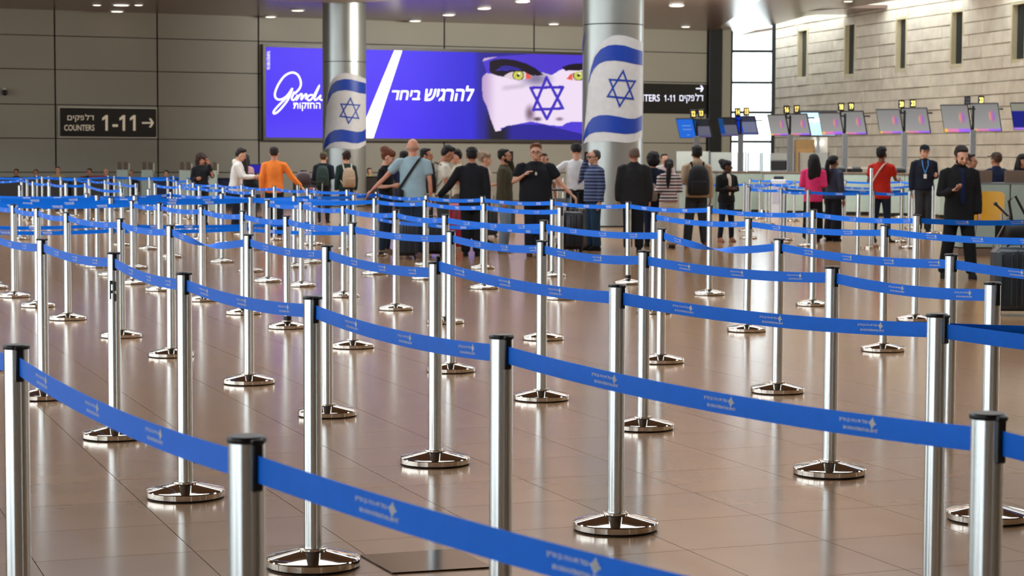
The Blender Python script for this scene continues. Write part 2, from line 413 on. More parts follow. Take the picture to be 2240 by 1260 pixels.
for i, (a, b, zb, zt) in enumerate(wins):
    qa, d, n = sw_pt(a); qb, _, _ = sw_pt(b); wv = thing('window_%d' % (i + 2), None, None, (0, 0, 0), kind='structure')
    L_ = b - a; mid = (qa + qb) / 2; rz = math.atan2(d.y, d.x)
    fr = MB()
    def bx(sx, zz, ls, lz, dep, off): fr.box(mid + d * sx + n * off + Vector((0, 0, zz)), (ls, dep, lz), rz)
    bx(-L_ / 2 - .02, (zb + zt) / 2, .1, zt - zb + .16, .22, -.07); bx(L_ / 2 + .02, (zb + zt) / 2, .1, zt - zb + .16, .22, -.07)
    bx(0, zt + .03, L_, .1, .22, -.07); bx(0, zb - .03, L_, .1, .22, -.07)
    fr.obj('window_frame', mat('window_reveal', (198, 186, 150), .6), wv)
    MB().box(mid - n * .16 + Vector((0, 0, (zb + zt) / 2)), (L_, .03, zt - zb), rz).obj('pane', mat('dark_glass', (30, 38, 42), .15), wv)


# ceiling over the far half: flat, rising towards the stone wall, with daylight slots along that wall
def cz(x): return CEIL if x < 7.6 else (7.05 if x > 11.4 else CEIL + (x - 7.6) / 3.8 * .63)
def slab(mb, x0, x1, y0, y1, z0=None, z1=None, xb0=None, xb1=None):
    a0, a1, b0, b1 = x0, x1, (x0 if xb0 is None else xb0), (x1 if xb1 is None else xb1)
    lo = [(a0, y0, cz(a0)), (a1, y0, cz(a1)), (b1, y1, cz(b1)), (b0, y1, cz(b0))]
    mb.add(lo + [(p[0], p[1], p[2] + .12) for p in lo], [(0, 3, 2, 1), (4, 5, 6, 7), (0, 1, 5, 4), (2, 3, 7, 6), (0, 4, 7, 3), (1, 2, 6, 5)])
mb = MB(); xs = [-48, -30, -15, 0, 7.6]
for i in range(len(xs) - 1):
    for j in range(7): slab(mb, xs[i], xs[i + 1], 53 + j * 7, 60 + j * 7)
def wall_x(y):
    for i in range(len(SW) - 1):
        if SW[i + 1].y <= y <= SW[i].y: u = (y - SW[i].y) / (SW[i + 1].y - SW[i].y); return SW[i].x + (SW[i + 1].x - SW[i].x) * u
    return SW[0].x if y > SW[0].y else SW[-1].x
closed = [(sw_pt(sw_px(a))[0].y, sw_pt(sw_px(b))[0].y) for a, b in ((1850, 1940), (2118, 2200))]
ys = sorted(set([53.9, 56, 58, 60, 62, 64, 66, 68, 70, 72, 74, 76, 78, 80, 82, SW[0].y] + [v for q in closed for v in q]))
for y0, y1 in zip(ys[:-1], ys[1:]):
    ym = (y0 + y1) / 2; gap = -.1 if any(b <= ym <= a for a, b in closed) else 1.5
    e0, e1 = wall_x(y0) - gap, wall_x(y1) - gap; q0, q1 = [7.6 + (e0 - 7.6) * t for t in (0, .25, .5, .75, 1)], [7.6 + (e1 - 7.6) * t for t in (0, .25, .5, .75, 1)]
    for k in range(4): slab(mb, q0[k], q0[k + 1], y0, y1, xb0=q1[k], xb1=q1[k + 1])
for a, b in ((7.6, 9.5), (9.5, 11.4), (11.4, 20)): slab(mb, a, b, SW[0].y, 102)
mb.obj('ceiling', M_ceil, kind='structure')
# ---------------------------------------------------------------- ceiling lights
lights = [(265, 9, .5), (256, 23, .4), (212, 9, .25), (303, 9, .25), (592, 35, .35), (651, 21, .4), (908, 44, .4), (981, 31, .4), (1058, 17, .4), (1142, 2, .4), (1211, 51, .35), (1480, 11, .4), (1500, 57, .3), (1375, 25, .3), (1855, 1, .3)]
for i, (x, y, r) in enumerate(lights):
    q = on_z(x, y, CEIL - .01) if x < 1600 else on_z(x, y, 7.04)
    place = 'left end' if x < 400 else ('left of the first column' if x < 700 else ('between the two columns' if x < 1270 else 'right of the big column'))
    t = thing('ceiling_light', 'small round ceiling spotlight %s, number %s along from the left' % (place, ['one', 'two', 'three', 'four', 'five', 'six', 'seven', 'eight', 'nine', 'ten', 'eleven', 'twelve', 'thirteen', 'fourteen', 'fifteen'][sorted(range(len(lights)), key=lambda k: lights[k][0]).index(i)]), 'ceiling light', (q.x, q.y, q.z), group='ceiling spotlights')
    MB().rings([(0, 0, -.0, r * .6, r * .6), (0, 0, -.04, r * .6, r * .6)], 20).obj('trim_ring', M_white, t)
    MB().rings([(0, 0, -.041, r * .48, r * .48), (0, 0, -.045, r * .46, r * .46)], 20).obj('diffuser', mat('lamp_diffuser', (255, 244, 220), .5, emit=3.0), t)

# ---------------------------------------------------------------- the two flag columns
def column(cx, k, rpx, joints, flag, label):
    d = FPX / k; gx, gy = GX(cx, d); R = rpx / k
    t = thing('column', label, 'column', (gx, gy, 0))
    
    zs = [.02] + [P(cx, y, d).z for y in joints] + [11.9 if gy < 53 else CEIL]
    for i in range(len(zs) - 1):
        MB().rings([(0, 0, zs[i] + .012, R, R), (0, 0, zs[i + 1] - .012, R, R)], 72).obj('cladding', M_column, t, smooth=40)
    MB().cyl((0, 0), R - .02, 0, zs[-1], 48).obj('core', M_dark, t, smooth=40)
    ctr = Vector((gx, gy, 0)); view = Vector((gx, gy, 0)).normalized(); side = Vector((view.y, -view.x, 0))
    def cyl_pt(px, py, off):
        u = max(-.999, min(.999, (px - cx) / rpx)); a = math.asin(u)
        rr = R + off; p = (side * math.sin(a) - view * math.cos(a)) * rr
        # height where the line of sight meets the surface there
        q = ctr + p; dd = (q - CAM).dot(FW) ; r = ray(px, py); zz = CAM.z + r.z * ((q.x * FW.x + q.y * FW.y) - 0) / (r.x * FW.x + r.y * FW.y)
        return Vector((p.x, p.y, zz))
    def resample(pl, n):
        L = [0]
        for i in range(len(pl) - 1): L.append(L[-1] + math.dist(pl[i], pl[i + 1]))
        out = []
        for i in range(n):
            s_ = L[-1] * i / (n - 1); j = 0
            while j < len(L) - 2 and s_ > L[j + 1]: j += 1
            u = (s_ - L[j]) / max(L[j + 1] - L[j], 1e-6); out.append((pl[j][0] + (pl[j + 1][0] - pl[j][0]) * u, pl[j][1] + (pl[j + 1][1] - pl[j][1]) * u))
        return out
    def ruled(name, A, B, off, m, n=40, mm=8, parent=t):
        A, B = resample(A, n), resample(B, n); mb = MB(); vs = []
        for a, b in zip(A, B):
            for j in range(mm + 1):
                u = j / mm; vs.append(cyl_pt(a[0] + (b[0] - a[0]) * u, a[1] + (b[1] - a[1]) * u, off))
        mb.add(vs, [(i * (mm + 1) + j, i * (mm + 1) + j + 1, (i + 1) * (mm + 1) + j + 1, (i + 1) * (mm + 1) + j) for i in range(n - 1) for j in range(mm)])
        return mb.obj(name, m, parent, smooth=60)
    fl_white = mat('flag_white', (200, 201, 202), .4); fl_blue = mat('flag_blue', (14, 58, 160), .4)
    X0, sc_ = flag['x0'], 1 / 3.706
    cv = lambda L: [(X0 + a * sc_, b * sc_) for a, b in L]
    base = ruled('flag_wrap', cv(flag['top']), cv(flag['bottom']), .012, fl_white, 50, 30)
    ruled('stripe', cv(flag['a0']), cv(flag['a1']), .018, fl_blue, parent=base)
    ruled('stripe', cv(flag['b0']), cv(flag['b1']), .018, fl_blue, parent=base)
    st = MB()
    for tri in flag['star']:
        T_ = cv(tri); c_ = (sum(p[0] for p in T_) / 3, sum(p[1] for p in T_) / 3)
        I_ = [(p[0] + (c_[0] - p[0]) * flag['sw'], p[1] + (c_[1] - p[1]) * flag['sw']) for p in T_]
        for i in range(3):
            a, b, ai, bi = T_[i], T_[(i + 1) % 3], I_[i], I_[(i + 1) % 3]; n = 10
            vs = []
            for j in range(n + 1):
                u = j / n
                vs.append(cyl_pt(a[0] + (b[0] - a[0]) * u, a[1] + (b[1] - a[1]) * u, .02)); vs.append(cyl_pt(ai[0] + (bi[0] - ai[0]) * u, ai[1] + (bi[1] - ai[1]) * u, .02))
            st.add(vs, [(2 * j, 2 * j + 1, 2 * j + 3, 2 * j + 2) for j in range(n)])
    st.obj('star', fl_blue, base)
    if 'extra' in flag:
        for A, B in flag['extra']: ruled('stripe', cv(A), cv(B), .018, fl_blue, 12, 3, base)
    return t, R
FR = dict(x0=1000,
  top=[(1066, 690), (1075, 600), (1095, 480), (1130, 400), (1180, 330), (1250, 290), (1300, 283), (1360, 290), (1420, 310), (1494, 345)],
  bottom=[(1026, 1160), (1030, 1165), (1045, 1157), (1060, 1150), (1120, 1150), (1200, 1145), (1290, 1150), (1370, 1160), (1440, 1150), (1494, 1110)],
  a0=[(1066, 670), (1085, 560), (1115, 460), (1160, 400), (1220, 368), (1280, 362), (1350, 370), (1420, 395), (1488, 415)],
  a1=[(1070, 675), (1085, 610), (1110, 555), (1150, 515), (1200, 495), (1270, 490), (1340, 498), (1410, 515), (1488, 530)],
  b0=[(1028, 1135), (1040, 1060), (1065, 1000), (1100, 955), (1150, 935), (1220, 932), (1300, 945), (1380, 962), (1440, 962), (1490, 935)],
  b1=[(1028, 1160), (1045, 1120), (1075, 1090), (1120, 1072), (1190, 1068), (1280, 1078), (1360, 1087), (1430, 1082), (1488, 1055)],
  star=[[(1338, 560), (1207, 788), (1427, 811)], [(1310, 876), (1223, 637), (1443, 652)]], sw=.2, extra=[([(1034, 262), (1020, 330), (1008, 430)], [(1036, 262), (1026, 340), (1014, 430)])])
FL = dict(x0=540,
  top=[(652, 860), (655, 780), (670, 700), (700, 640), (740, 605), (800, 590), (870, 600), (962, 640)],
  bottom=[(628, 1222), (632, 1225), (645, 1212), (660, 1205), (700, 1200), (790, 1205), (850, 1212), (910, 1205), (962, 1170)],
  a0=[(655, 840), (665, 760), (690, 690), (730, 655), (790, 640), (850, 645), (910, 662), (960, 675)],
  a1=[(655, 855), (675, 800), (700, 760), (740, 738), (800, 730), (860, 740), (910, 755), (960, 762)],
  b0=[(628, 1200), (640, 1130), (670, 1080), (710, 1055), (770, 1048), (830, 1058), (890, 1070), (930, 1065), (960, 1045)],
  b1=[(628, 1220), (650, 1190), (680, 1165), (720, 1150), (790, 1148), (850, 1160), (900, 1162), (960, 1140)],
  star=[[(840, 785), (750, 948), (910, 966)], [(823, 1010), (758, 838), (919, 848)]], sw=.2)
column(1339.5, 96.4, 66.5, (57,), FR, 'big round metal column with blue and white flag, behind striped-sweater man')
colL, RL = column(753.5, 68.8, 47.5, (137,), FL, 'slimmer round metal column with flag in front of the purple billboard')
# shallow white drum hanging under the ceiling in front of the left column
x, y = GX(713, 59.6); R_ = 2.45
MB().rings([(0, 0, .02, R_, R_), (0, 0, -.05, R_, R_), (0, 0, -.09, R_ - .06, R_ - .06)], 72).obj('ceiling_disc', M_white, loc=(x, y, CEIL), label='white round disc under the ceiling at the top beside the slimmer left column', cat='ceiling disc', smooth=40)

# ---------------------------------------------------------------- billboard on the far wall
bs0, bz1 = on_wall(571, 97)[0], on_wall(571, 97)[1]; bs1 = on_wall(1300, 200)[0]; bz0 = on_wall(571, 307)[1]
bb = thing('billboard', 'huge purple backlit billboard with white lettering and painted face, on far wall', 'billboard', WORG, WA)
W_, H_ = bs1 - bs0, bz1 - bz0
fr = MB()
for c, d in (((bs0 + W_ / 2, -.13, bz1 - .05), (W_, .24, .1)), ((bs0 + W_ / 2, -.13, bz0 + .05), (W_, .24, .1)), ((bs0 + .05, -.13, bz0 + H_ / 2), (.1, .24, H_ - .2)), ((bs1 - .05, -.13, bz0 + H_ / 2), (.1, .24, H_ - .2))): fr.box(c, d)
fr.obj('frame', mat('billboard_frame', (70, 66, 62), .4, .5), bb)
def sm(a, b, x):
    t = max(0.0, min(1.0, (x - a) / (b - a))); return t * t * (3 - 2 * t)
def inpoly(pl, x, y):
    c = False; n = len(pl)
    for i in range(n):
        x1, y1 = pl[i]; x2, y2 = pl[(i + 1) % n]
        if (y1 > y) != (y2 > y) and x < (x2 - x1) * (y - y1) / (y2 - y1) + x1: c = not c
    return c
def dseg(p, a, b):
    vx, vy = b[0] - a[0], b[1] - a[1]; t = max(0, min(1, ((p[0] - a[0]) * vx + (p[1] - a[1]) * vy) / (vx * vx + vy * vy + 1e-9)))
    return math.hypot(p[0] - a[0] - vx * t, p[1] - a[1] - vy * t)
fx = lambda L: [(1000 + a / 3.706, b / 3.706) for a, b in L]
POLY = {k: fx(v) for k, v in dict(
  skin=[(205, 490), (225, 470), (300, 462), (420, 450), (560, 440), (690, 430), (1000, 430), (1200, 430), (1200, 1130), (700, 1010), (500, 1010), (400, 1020), (350, 1060), (310, 1065), (270, 960), (240, 860), (210, 800), (200, 700), (205, 620), (240, 590)],
  paint_top=[(200, 500), (330, 458), (420, 445), (560, 432), (690, 425), (1200, 425), (1200, 560), (860, 560), (830, 570), (800, 590), (765, 610), (735, 600), (700, 590), (600, 580), (560, 600), (500, 570), (410, 575), (350, 600), (250, 596), (200, 570)],
  paint_bot=[(350, 1040), (420, 1020), (520, 1000), (600, 985), (680, 1000), (750, 1015), (850, 1022), (880, 1000), (930, 985), (1200, 1000), (1200, 1130), (400, 1130)],
  brow1=[(262, 500), (300, 484), (380, 476), (470, 488), (560, 515), (630, 550), (700, 605), (650, 616), (590, 600), (530, 572), (450, 552), (360, 552), (300, 575), (262, 585)],
  lash1=[(258, 560), (340, 574), (440, 570), (540, 572), (600, 590), (632, 622), (585, 604), (540, 592), (470, 582), (415, 592), (392, 622), (340, 618), (280, 598)],
  brow2=[(850, 545), (900, 525), (960, 515), (1100, 510), (1100, 565), (980, 572), (920, 570), (880, 575)],
  lid1=[(330, 560), (360, 535), (420, 532), (500, 552), (525, 570), (440, 568), (350, 572)],
  eye1=[(380, 615), (420, 590), (470, 578), (540, 580), (580, 600), (610, 635), (560, 640), (500, 650), (440, 645), (400, 630)],
  eye2=[(885, 640), (920, 600), (980, 580), (1060, 575), (1100, 640), (1000, 655), (930, 650)],
  beard=[(600, 900), (615, 960), (680, 1000), (740, 1015), (700, 985), (640, 950), (615, 905)]).items()}
tri1 = fx([(724, 628), (617, 890), (857, 878)]); tri2 = fx([(727, 965), (595, 712), (858, 706)])
def face_col(px, py):
    x, y = px, py
    r, g, b = 76, 50, 246
    if x > 870: u = sm(870, 1040, x); r, g, b = 74 - 20 * u, 50 - 6 * u, 246 - 30 * u
    if y > 240: u = sm(240, 305, y) * .5 * (1 - sm(800, 900, x)); r, g, b = r + 20 * u, g + 30 * u, b
    if x > 1030:
        u = sm(1030, 1056, x) * .7; r, g, b = r * (1 - u) + 38 * u, g * (1 - u) + 34 * u, b * (1 - u) + 120 * u
        cx_, cy_ = (x - 1000) * 3.706, y * 3.706
        if cx_ < 480 and cy_ > 850:
            v = sm(200, 300, cx_) * (1 - sm(350, 460, cx_)) * sm(850, 960, cy_); r, g, b = r * (1 - v) + 30 * v, g * (1 - v) + 26 * v, b * (1 - v) + 40 * v
        if inpoly(POLY['skin'], x, y):
            e = sm(200, 330, cx_); r, g, b = 190 + 50 * e, 160 + 62 * e, 205 + 40 * e
            if cy_ < 500: r, g, b = 205, 175, 215
            v = (1 - sm(0, 90, math.hypot((cx_ - 640) * .5, cy_ - 640))) * .45; r, g, b = r * (1 - v), g * (1 - v), b * (1 - v * .8)
            v = (1 - sm(0, 34, abs(cy_ - 700 - .12 * (500 - cx_)))) * (1 - sm(60, 120, abs(cx_ - 460))) * .12; r, g, b = r * (1 - v), g * (1 - v), b * (1 - v)
            v = (1 - sm(0, 60, math.hypot(cx_ - 590, (cy_ - 920) * .6))) * .75; r, g, b = r * (1 - v) + 90 * v, g * (1 - v) + 60 * v, b * (1 - v) + 80 * v
            v = (1 - sm(0, 26, math.hypot((cx_ - 650) * .5, cy_ - 965))) * .8; r, g, b = r * (1 - v) + 40 * v, g * (1 - v) + 25 * v, b * (1 - v) + 40 * v
            v = (1 - sm(0, 24, math.hypot((cx_ - 830) * .5, cy_ - 965))) * .6; r, g, b = r * (1 - v) + 60 * v, g * (1 - v) + 40 * v, b * (1 - v) + 60 * v
            if inpoly(POLY['paint_top'], x, y): r, g, b = 78, 56, 205
            if inpoly(POLY['paint_bot'], x, y): r, g, b = 82, 62, 215
        for kk in ('brow1', 'brow2', 'lash1'):
            if inpoly(POLY[kk], x, y): r, g, b = 26, 14, 30
        if inpoly(POLY['lid1'], x, y): r, g, b = 50, 40, 150
        for kk, ex in (('eye1', 495), ('eye2', 985)):
            if inpoly(POLY[kk], x, y):
                r, g, b = 225, 205, 215
                if (kk == 'eye1' and cx_ > 560) or (kk == 'eye2' and cx_ < 935): r, g, b = 235, 90, 70
                dd = math.hypot(cx_ - ex, cy_ - 610)
                if dd < 46: r, g, b = 60, 60, 30
                if dd < 38: r, g, b = 205, 205, 90
                if dd < 13: r, g, b = 20, 20, 14
                if math.hypot(cx_ - ex - 8, cy_ - 598) < 8: r, g, b = 255, 255, 235
        for T_ in (tri1, tri2):
            if min(dseg((x, y), T_[i], T_[(i + 1) % 3]) for i in range(3)) < 3.1: r, g, b = 66, 46, 190
    return r / 255, g / 255, b / 255
def grid_print(name, s0, s1, z0, z1, n, m_, colf, m, parent, y=0.0, world=None):
    vs = []; cols = []
    for i in range(n + 1):
        for j in range(m_ + 1):
            s_, z_ = s0 + (s1 - s0) * i / n, z0 + (z1 - z0) * j / m_; vs.append((s_, y, z_)); c = colf(s_, z_); cols += [S(c[0] * 255, c[1] * 255, c[2] * 255)]
    me = MB().add(vs, [(i * (m_ + 1) + j, (i + 1) * (m_ + 1) + j, (i + 1) * (m_ + 1) + j + 1, i * (m_ + 1) + j + 1) for i in range(n) for j in range(m_)]).mesh(name, m)
    at = me.color_attributes.new('print', 'FLOAT_COLOR', 'POINT'); at.data.foreach_set('color', [c for q in cols for c in q])
    return link(name, me, parent)
M_lit = attr_mat('backlit_print', 1.0, .4, base=False)
def bbc(s_, z_): return face_col(*to_px(wall_pt(s_, z_, .2)))
panel = grid_print('poster', bs0 + .1, bs1 - .1, bz0 + .1, bz1 - .1, 560, 156, bbc, M_lit, bb, -.2)
M_litw = mat('backlit_white', (250, 250, 255), .5, emit=1.0, var=.01)
def bpt(px, py, off=.215):
    s_, z_ = on_wall(px, py); return (s_, -off, z_)
def stroke(mb, pl, w0, close=False):
    q = [Vector((p[0], p[1])) for p in pl]
    L = []
    for i in range(len(q) - 1):
        for u in (0, .25, .5, .75):
            p0, p1, p2, p3 = q[max(i - 1, 0)], q[i], q[i + 1], q[min(i + 2, len(q) - 1)]
            L.append(.5 * ((2 * p1) + (p2 - p0) * u + (2 * p0 - 5 * p1 + 4 * p2 - p3) * u * u + (3 * p1 - p0 - 3 * p2 + p3) * u ** 3))
    L.append(q[-1]); vs = []
    for i, p in enumerate(L):
        d = (L[min(i + 1, len(L) - 1)] - L[max(i - 1, 0)]); d = d.normalized() if d.length > 1e-6 else Vector((1, 0)); nn = Vector((-d.y, d.x)) * w0 / 2
        vs += [bpt(*(p + nn)), bpt(*(p - nn))]
    mb.add(vs, [(2 * i, 2 * i + 1, 2 * i + 3, 2 * i + 2) for i in range(len(L) - 1)])
bx2 = lambda L: [(540 + a / 3.706, b / 3.706) for a, b in L]
g = MB()
for pl, w_ in (([(372, 762), (412, 720), (424, 670), (400, 610), (350, 590), (290, 620), (240, 690), (214, 760), (225, 800), (262, 808), (310, 780), (352, 722)], 4.2),
               ([(356, 715), (330, 790), (290, 850), (240, 905), (208, 922), (204, 905), (235, 865), (300, 800), (350, 745)], 4.0),
               ([(372, 745), (350, 800), (368, 812), (398, 775)], 3.6), ([(398, 770), (388, 812), (420, 765), (434, 770), (426, 810), (462, 765), (470, 775), (462, 806)], 3.4),
               ([(520, 770), (492, 775), (474, 800), (492, 815), (520, 790), (576, 690), (535, 790), (540, 812), (560, 800), (585, 775), (575, 800), (600, 812), (660, 790)], 3.6)):
    stroke(g, bx2(pl), w_)
mb = MB(); mb.add([bpt(*p) for p in bx2([(1185, 395), (1250, 395), (1008, 1130), (880, 1130)])], [(0, 1, 2, 3)])
mb.obj('slash', M_litw, bb)
g.obj('lettering', M_litw, bb)
def text_on_wall(txt, x0, x1, y0, y1, m, parent, name='lettering', off=.215, bold=0.0, slant=0.0, res=3):
    t = text_mb(txt, 1.0, res, bold); vs = fit(t, 0, 1, 0, 1); out = []
    for u, _, v in vs:
        out.append(bpt(x0 + (x1 - x0) * u + slant * (v - .5), y1 + (y0 - y1) * v, off))
    return MB().add(out, t.f).obj(name, m, parent)
text_on_wall('דחיב', 852, 916, 198, 219, M_litw, bb, bold=.02, slant=4); text_on_wall('שיגרהל', 925, 1031, 188, 222, M_litw, bb, bold=.02, slant=6)
text_on_wall('תוקזחה י', 638, 707, 225, 243, M_litw, bb, bold=.008)
o = text_mb('ADVERTISEMENT', 1.0, 1); vs = fit(o, 0, 1, 0, 1)
MB().add([bpt(580 + 7 * v, 153 - 41 * u) for u, _, v in vs], o.f).obj('small_print', M_litw, bb)

# ---------------------------------------------------------------- direction signs
M_signb = mat('sign_black', (14, 13, 12), .35); M_signw = mat('sign_cream', (205, 190, 165), .5, emit=.35)
def arrow(mb, x0, x1, yc, h, th, off):
    mb.add([bpt(x0, yc - th, off), bpt(x1 - th, yc - th, off), bpt(x1 - th, yc + th, off), bpt(x0, yc + th, off)], [(0, 1, 2, 3)])
    w2 = th * 2.6
    mb.add([bpt(x1 - h, yc - h, off), bpt(x1 - h + w2, yc - h, off), bpt(x1 + th * .6, yc, off), bpt(x1 - w2 + th * .2, yc, off)], [(0, 1, 2, 3)])
    mb.add([bpt(x1 - h, yc + h, off), bpt(x1 - h + w2, yc + h, off), bpt(x1 + th * .6, yc, off), bpt(x1 - w2 + th * .2, yc, off)], [(0, 1, 2, 3)])
def sign(x0, x1, y0, y1, label, border):
    t = thing('direction_sign', label, 'sign', WORG, WA)
    (a, zt), (b, _) = on_wall(x0, y0), on_wall(x1, y0); zb = on_wall(x0, y1)[1]
    MB().box(((a + b) / 2, -.06, (zt + zb) / 2), (b - a, .12, zt - zb), bev=.01).obj('sign_box', M_signb, t)
    if border:
        MB().box(((a + b) / 2, -.02, (zt + zb) / 2), (b - a + .1, .06, zt - zb + .1)).obj('frame', M_cream, t)
    return t
t = sign(130, 340, 236, 298, 'black wall sign on the left with COUNTERS 1-11 and a right arrow', True)
text_on_wall('םיקפלד', 146, 204, 250, 267, M_signw, t, off=.125, bold=.008); text_on_wall('COUNTERS', 139, 205, 273, 286, M_signw, t, off=.125, bold=.01)
text_on_wall('1-11', 222, 295, 252, 286, M_signw, t, off=.125, bold=.012)
a_ = MB(); arrow(a_, 309, 334, 269, 10, 1.9, .125); a_.obj('arrow', M_signw, t)
M_signl = mat('sign_lit_white', (225, 228, 250), .5, emit=.9)
t = sign(1290, 1543, 180, 245, 'black sign beside the big column, COUNTERS 1-11 in white letters', False)
text_on_wall('COUNTERS', 1358, 1440, 207, 222, M_signl, t, off=.125, bold=.008); text_on_wall('1-11', 1450, 1473, 208, 222, M_signl, t, off=.125, bold=.008)
text_on_wall('םיקפלד', 1483, 1535, 205, 226, M_signl, t, off=.125, bold=.008)
a_ = MB(); arrow(a_, 1519, 1535, 194, 7, 1.4, .125); a_.obj('arrow', M_signl, t)
# camera dome on the far left of the wall
s_, z_ = on_wall(9, 203); t = thing('security_camera', 'small dark dome camera on the far wall at the left edge', 'camera', wall_pt(s_, z_, 0), WA)
MB().box((0, -.08, .1), (.1, .16, .1), bev=.02).obj('bracket', M_cream, t); MB().ell((0, -.16, 0), (.1, .1, .1), 14).obj('dome', M_black, t, smooth=60)
# ---------------------------------------------------------------- retractable belt posts
ROWS = {
    'A': [(-2.190, 7.093), (-1.335, 5.343), (-0.481, 3.592), (0.680, 2.050)],
    'B': [(-3.724, 14.151), (-2.930, 12.403), (-2.135, 10.655), (-1.450, 8.789), (-0.732, 7.289), (-0.030, 5.708), (0.953, 3.962), (1.647, 2.864)],
    'C': [(-5.963, 22.861), (-5.375, 21.470), (-4.788, 20.079), (-4.134, 18.491), (-3.284, 16.697), (-2.590, 15.090), (-1.760, 13.283), (-1.082, 11.624), (-0.378, 9.791), (0.426, 8.053), (1.405, 6.562), (2.483, 5.305), (2.398, 6.593)],
    'D': [(-4.540, 23.805), (-4.000, 22.607), (-3.272, 21.002), (-2.600, 19.243), (-1.995, 17.655), (-1.269, 15.842), (-0.433, 14.077), (0.186, 12.436), (0.737, 11.103), (1.530, 9.504), (2.008, 8.305)],
    'E': [(-2.987, 24.314), (-2.485, 23.479), (-1.838, 21.712), (-1.161, 19.863), (-0.613, 18.271), (0.262, 16.625), (1.108, 14.759), (1.728, 12.887), (2.388, 10.818), (3.064, 9.258)],
    'F': [(-1.796, 26.018), (-1.091, 24.966), (-0.325, 23.185), (0.519, 21.461)],
    'G': [(-2.748, 33.208), (-2.109, 30.987), (-1.222, 28.360), (-0.408, 27.467), (0.520, 25.714), (1.411, 24.158), (2.207, 22.252), (3.125, 20.660), (3.802, 18.735), (5.077, 18.759)],
    'H': [(1.397, 19.555), (2.071, 17.509), (2.944, 15.739), (3.886, 13.992)],
    'J': [(-8.022, 29.130), (-6.062, 28.397), (-5.179, 30.239), (-4.203, 28.826), (-3.019, 27.603)],
    'K': [(-7.227, 26.683), (-5.705, 27.368), (-5.140, 27.139), (-2.905, 28.735)],
    'M': [(-6.629, 24.895), (-5.140, 25.501), (-3.479, 26.481)],
    'N': [(-6.222, 23.571), (-4.540, 23.805)],
    'L': [(-14.207, 59.600), (-13.175, 56.687), (-12.240, 54.046), (-11.322, 51.668), (-10.272, 48.394), (-9.495, 46.489), (-8.612, 43.835), (-7.679, 40.700)],
    'O': [(-11.950, 58.975), (-10.778, 56.245), (-9.778, 53.725), (-9.098, 52.641), (-8.024, 49.307)],
    'P': [(-12.263, 46.475), (-12.026, 48.847), (-11.645, 47.836), (-10.386, 43.191), (-9.873, 42.471), (-9.016, 40.253), (-8.646, 40.377), (-6.720, 34.281)],
    'Q': [(-7.318, 40.821), (-6.461, 38.818), (-5.805, 36.967), (-5.116, 35.310), (-4.265, 32.811)],
    'R': [(-7.447, 44.258), (-6.697, 41.851), (-6.114, 41.223), (-5.317, 39.179), (-4.384, 36.745), (-3.553, 34.598)],
    'S': [(-15.092, 55.753), (-13.016, 55.184), (-11.482, 57.513), (-9.899, 58.285), (-8.501, 55.770)],
    'T': [(6.585, 55.241), (7.355, 55.553), (8.740, 52.365), (10.334, 52.969), (10.398, 49.673)],
    'U': [(3.944, 47.380), (5.343, 45.958), (6.008, 47.129), (7.002, 49.501)],
    'V': [(5.002, 42.438), (5.971, 46.172), (6.884, 41.492), (8.940, 44.507), (8.725, 41.313)],
    'W': [(4.560, 38.379), (5.144, 37.597), (6.048, 37.541), (7.222, 36.963)],
    'X': [(4.900, 36.335), (5.197, 35.022), (6.235, 34.500), (6.856, 34.401)],
    'Y': [(0.809, 48.283), (1.458, 57.259)],
    'Z': [(-9.055, 36.639), (-5.998, 32.863), (-4.173, 38.820), (-3.451, 34.851), (-2.264, 28.500), (6.393, 51.476), (5.314, 30.603), (0.808, 41.891), (0.914, 41.925)],
}

def post_profile():
    out = []; n = 12; R = .0335
    for q in range(4):
        a0 = q * math.pi / 2
        out += [(R * math.cos(a0 - .2), R * math.sin(a0 - .2)), (R * .80 * math.cos(a0 - .17), R * .80 * math.sin(a0 - .17)), (R * .80 * math.cos(a0 + .17), R * .80 * math.sin(a0 + .17)), (R * math.cos(a0 + .2), R * math.sin(a0 + .2))]
        for k in range(1, n):
            t = a0 + .2 + (math.pi / 2 - .4) * k / n; out.append((R * math.cos(t), R * math.sin(t)))
    return out
pf = post_profile(); n_ = len(pf)
ME_pole = MB().add([(x, y, z) for z in (.055, .992) for x, y in pf], [(i, (i + 1) % n_, n_ + (i + 1) % n_, n_ + i) for i in range(n_)] + [tuple(range(n_, 2 * n_))]).mesh('pole', M_post, 35)
ME_base = MB().rings([(0, 0, z, r, r) for r, z in ((.168, .004), (.174, .008), (.1745, .03), (.172, .034), (.166, .037), (.060, .062), (.052, .063), (.052, .070), (.046, .071), (.036, .071))], 64).mesh('base', M_chrome, 28)
ME_ring = MB().rings([(0, 0, 0.0, .167, .167), (0, 0, .006, .17, .17)], 40).mesh('rubber_ring', M_rubber)
ME_cap = MB().rings([(0, 0, z, r, r) for r, z in ((.0355, .990), (.0365, .992), (.0365, .999), (.033, 1.002))], 32).mesh('cap', M_black, 40)
def clip_me(z, up=0):
    mb = MB().box((.036, 0, z), (.014, .022, .09), bev=.003)
    if up: mb.box((.03, 0, .994), (.03, .026, .01), bev=.003)
    return mb.mesh('belt_clip', M_black, 40)
ME_clip, ME_cliplow = clip_me(.949, 1), clip_me(.57)
ME_clip_up = clip_me(.985)
ME_collar = MB().rings([(0, 0, .07, .037, .037), (0, 0, .11, .037, .037)], 24).mesh('foot_collar', M_black, 40)
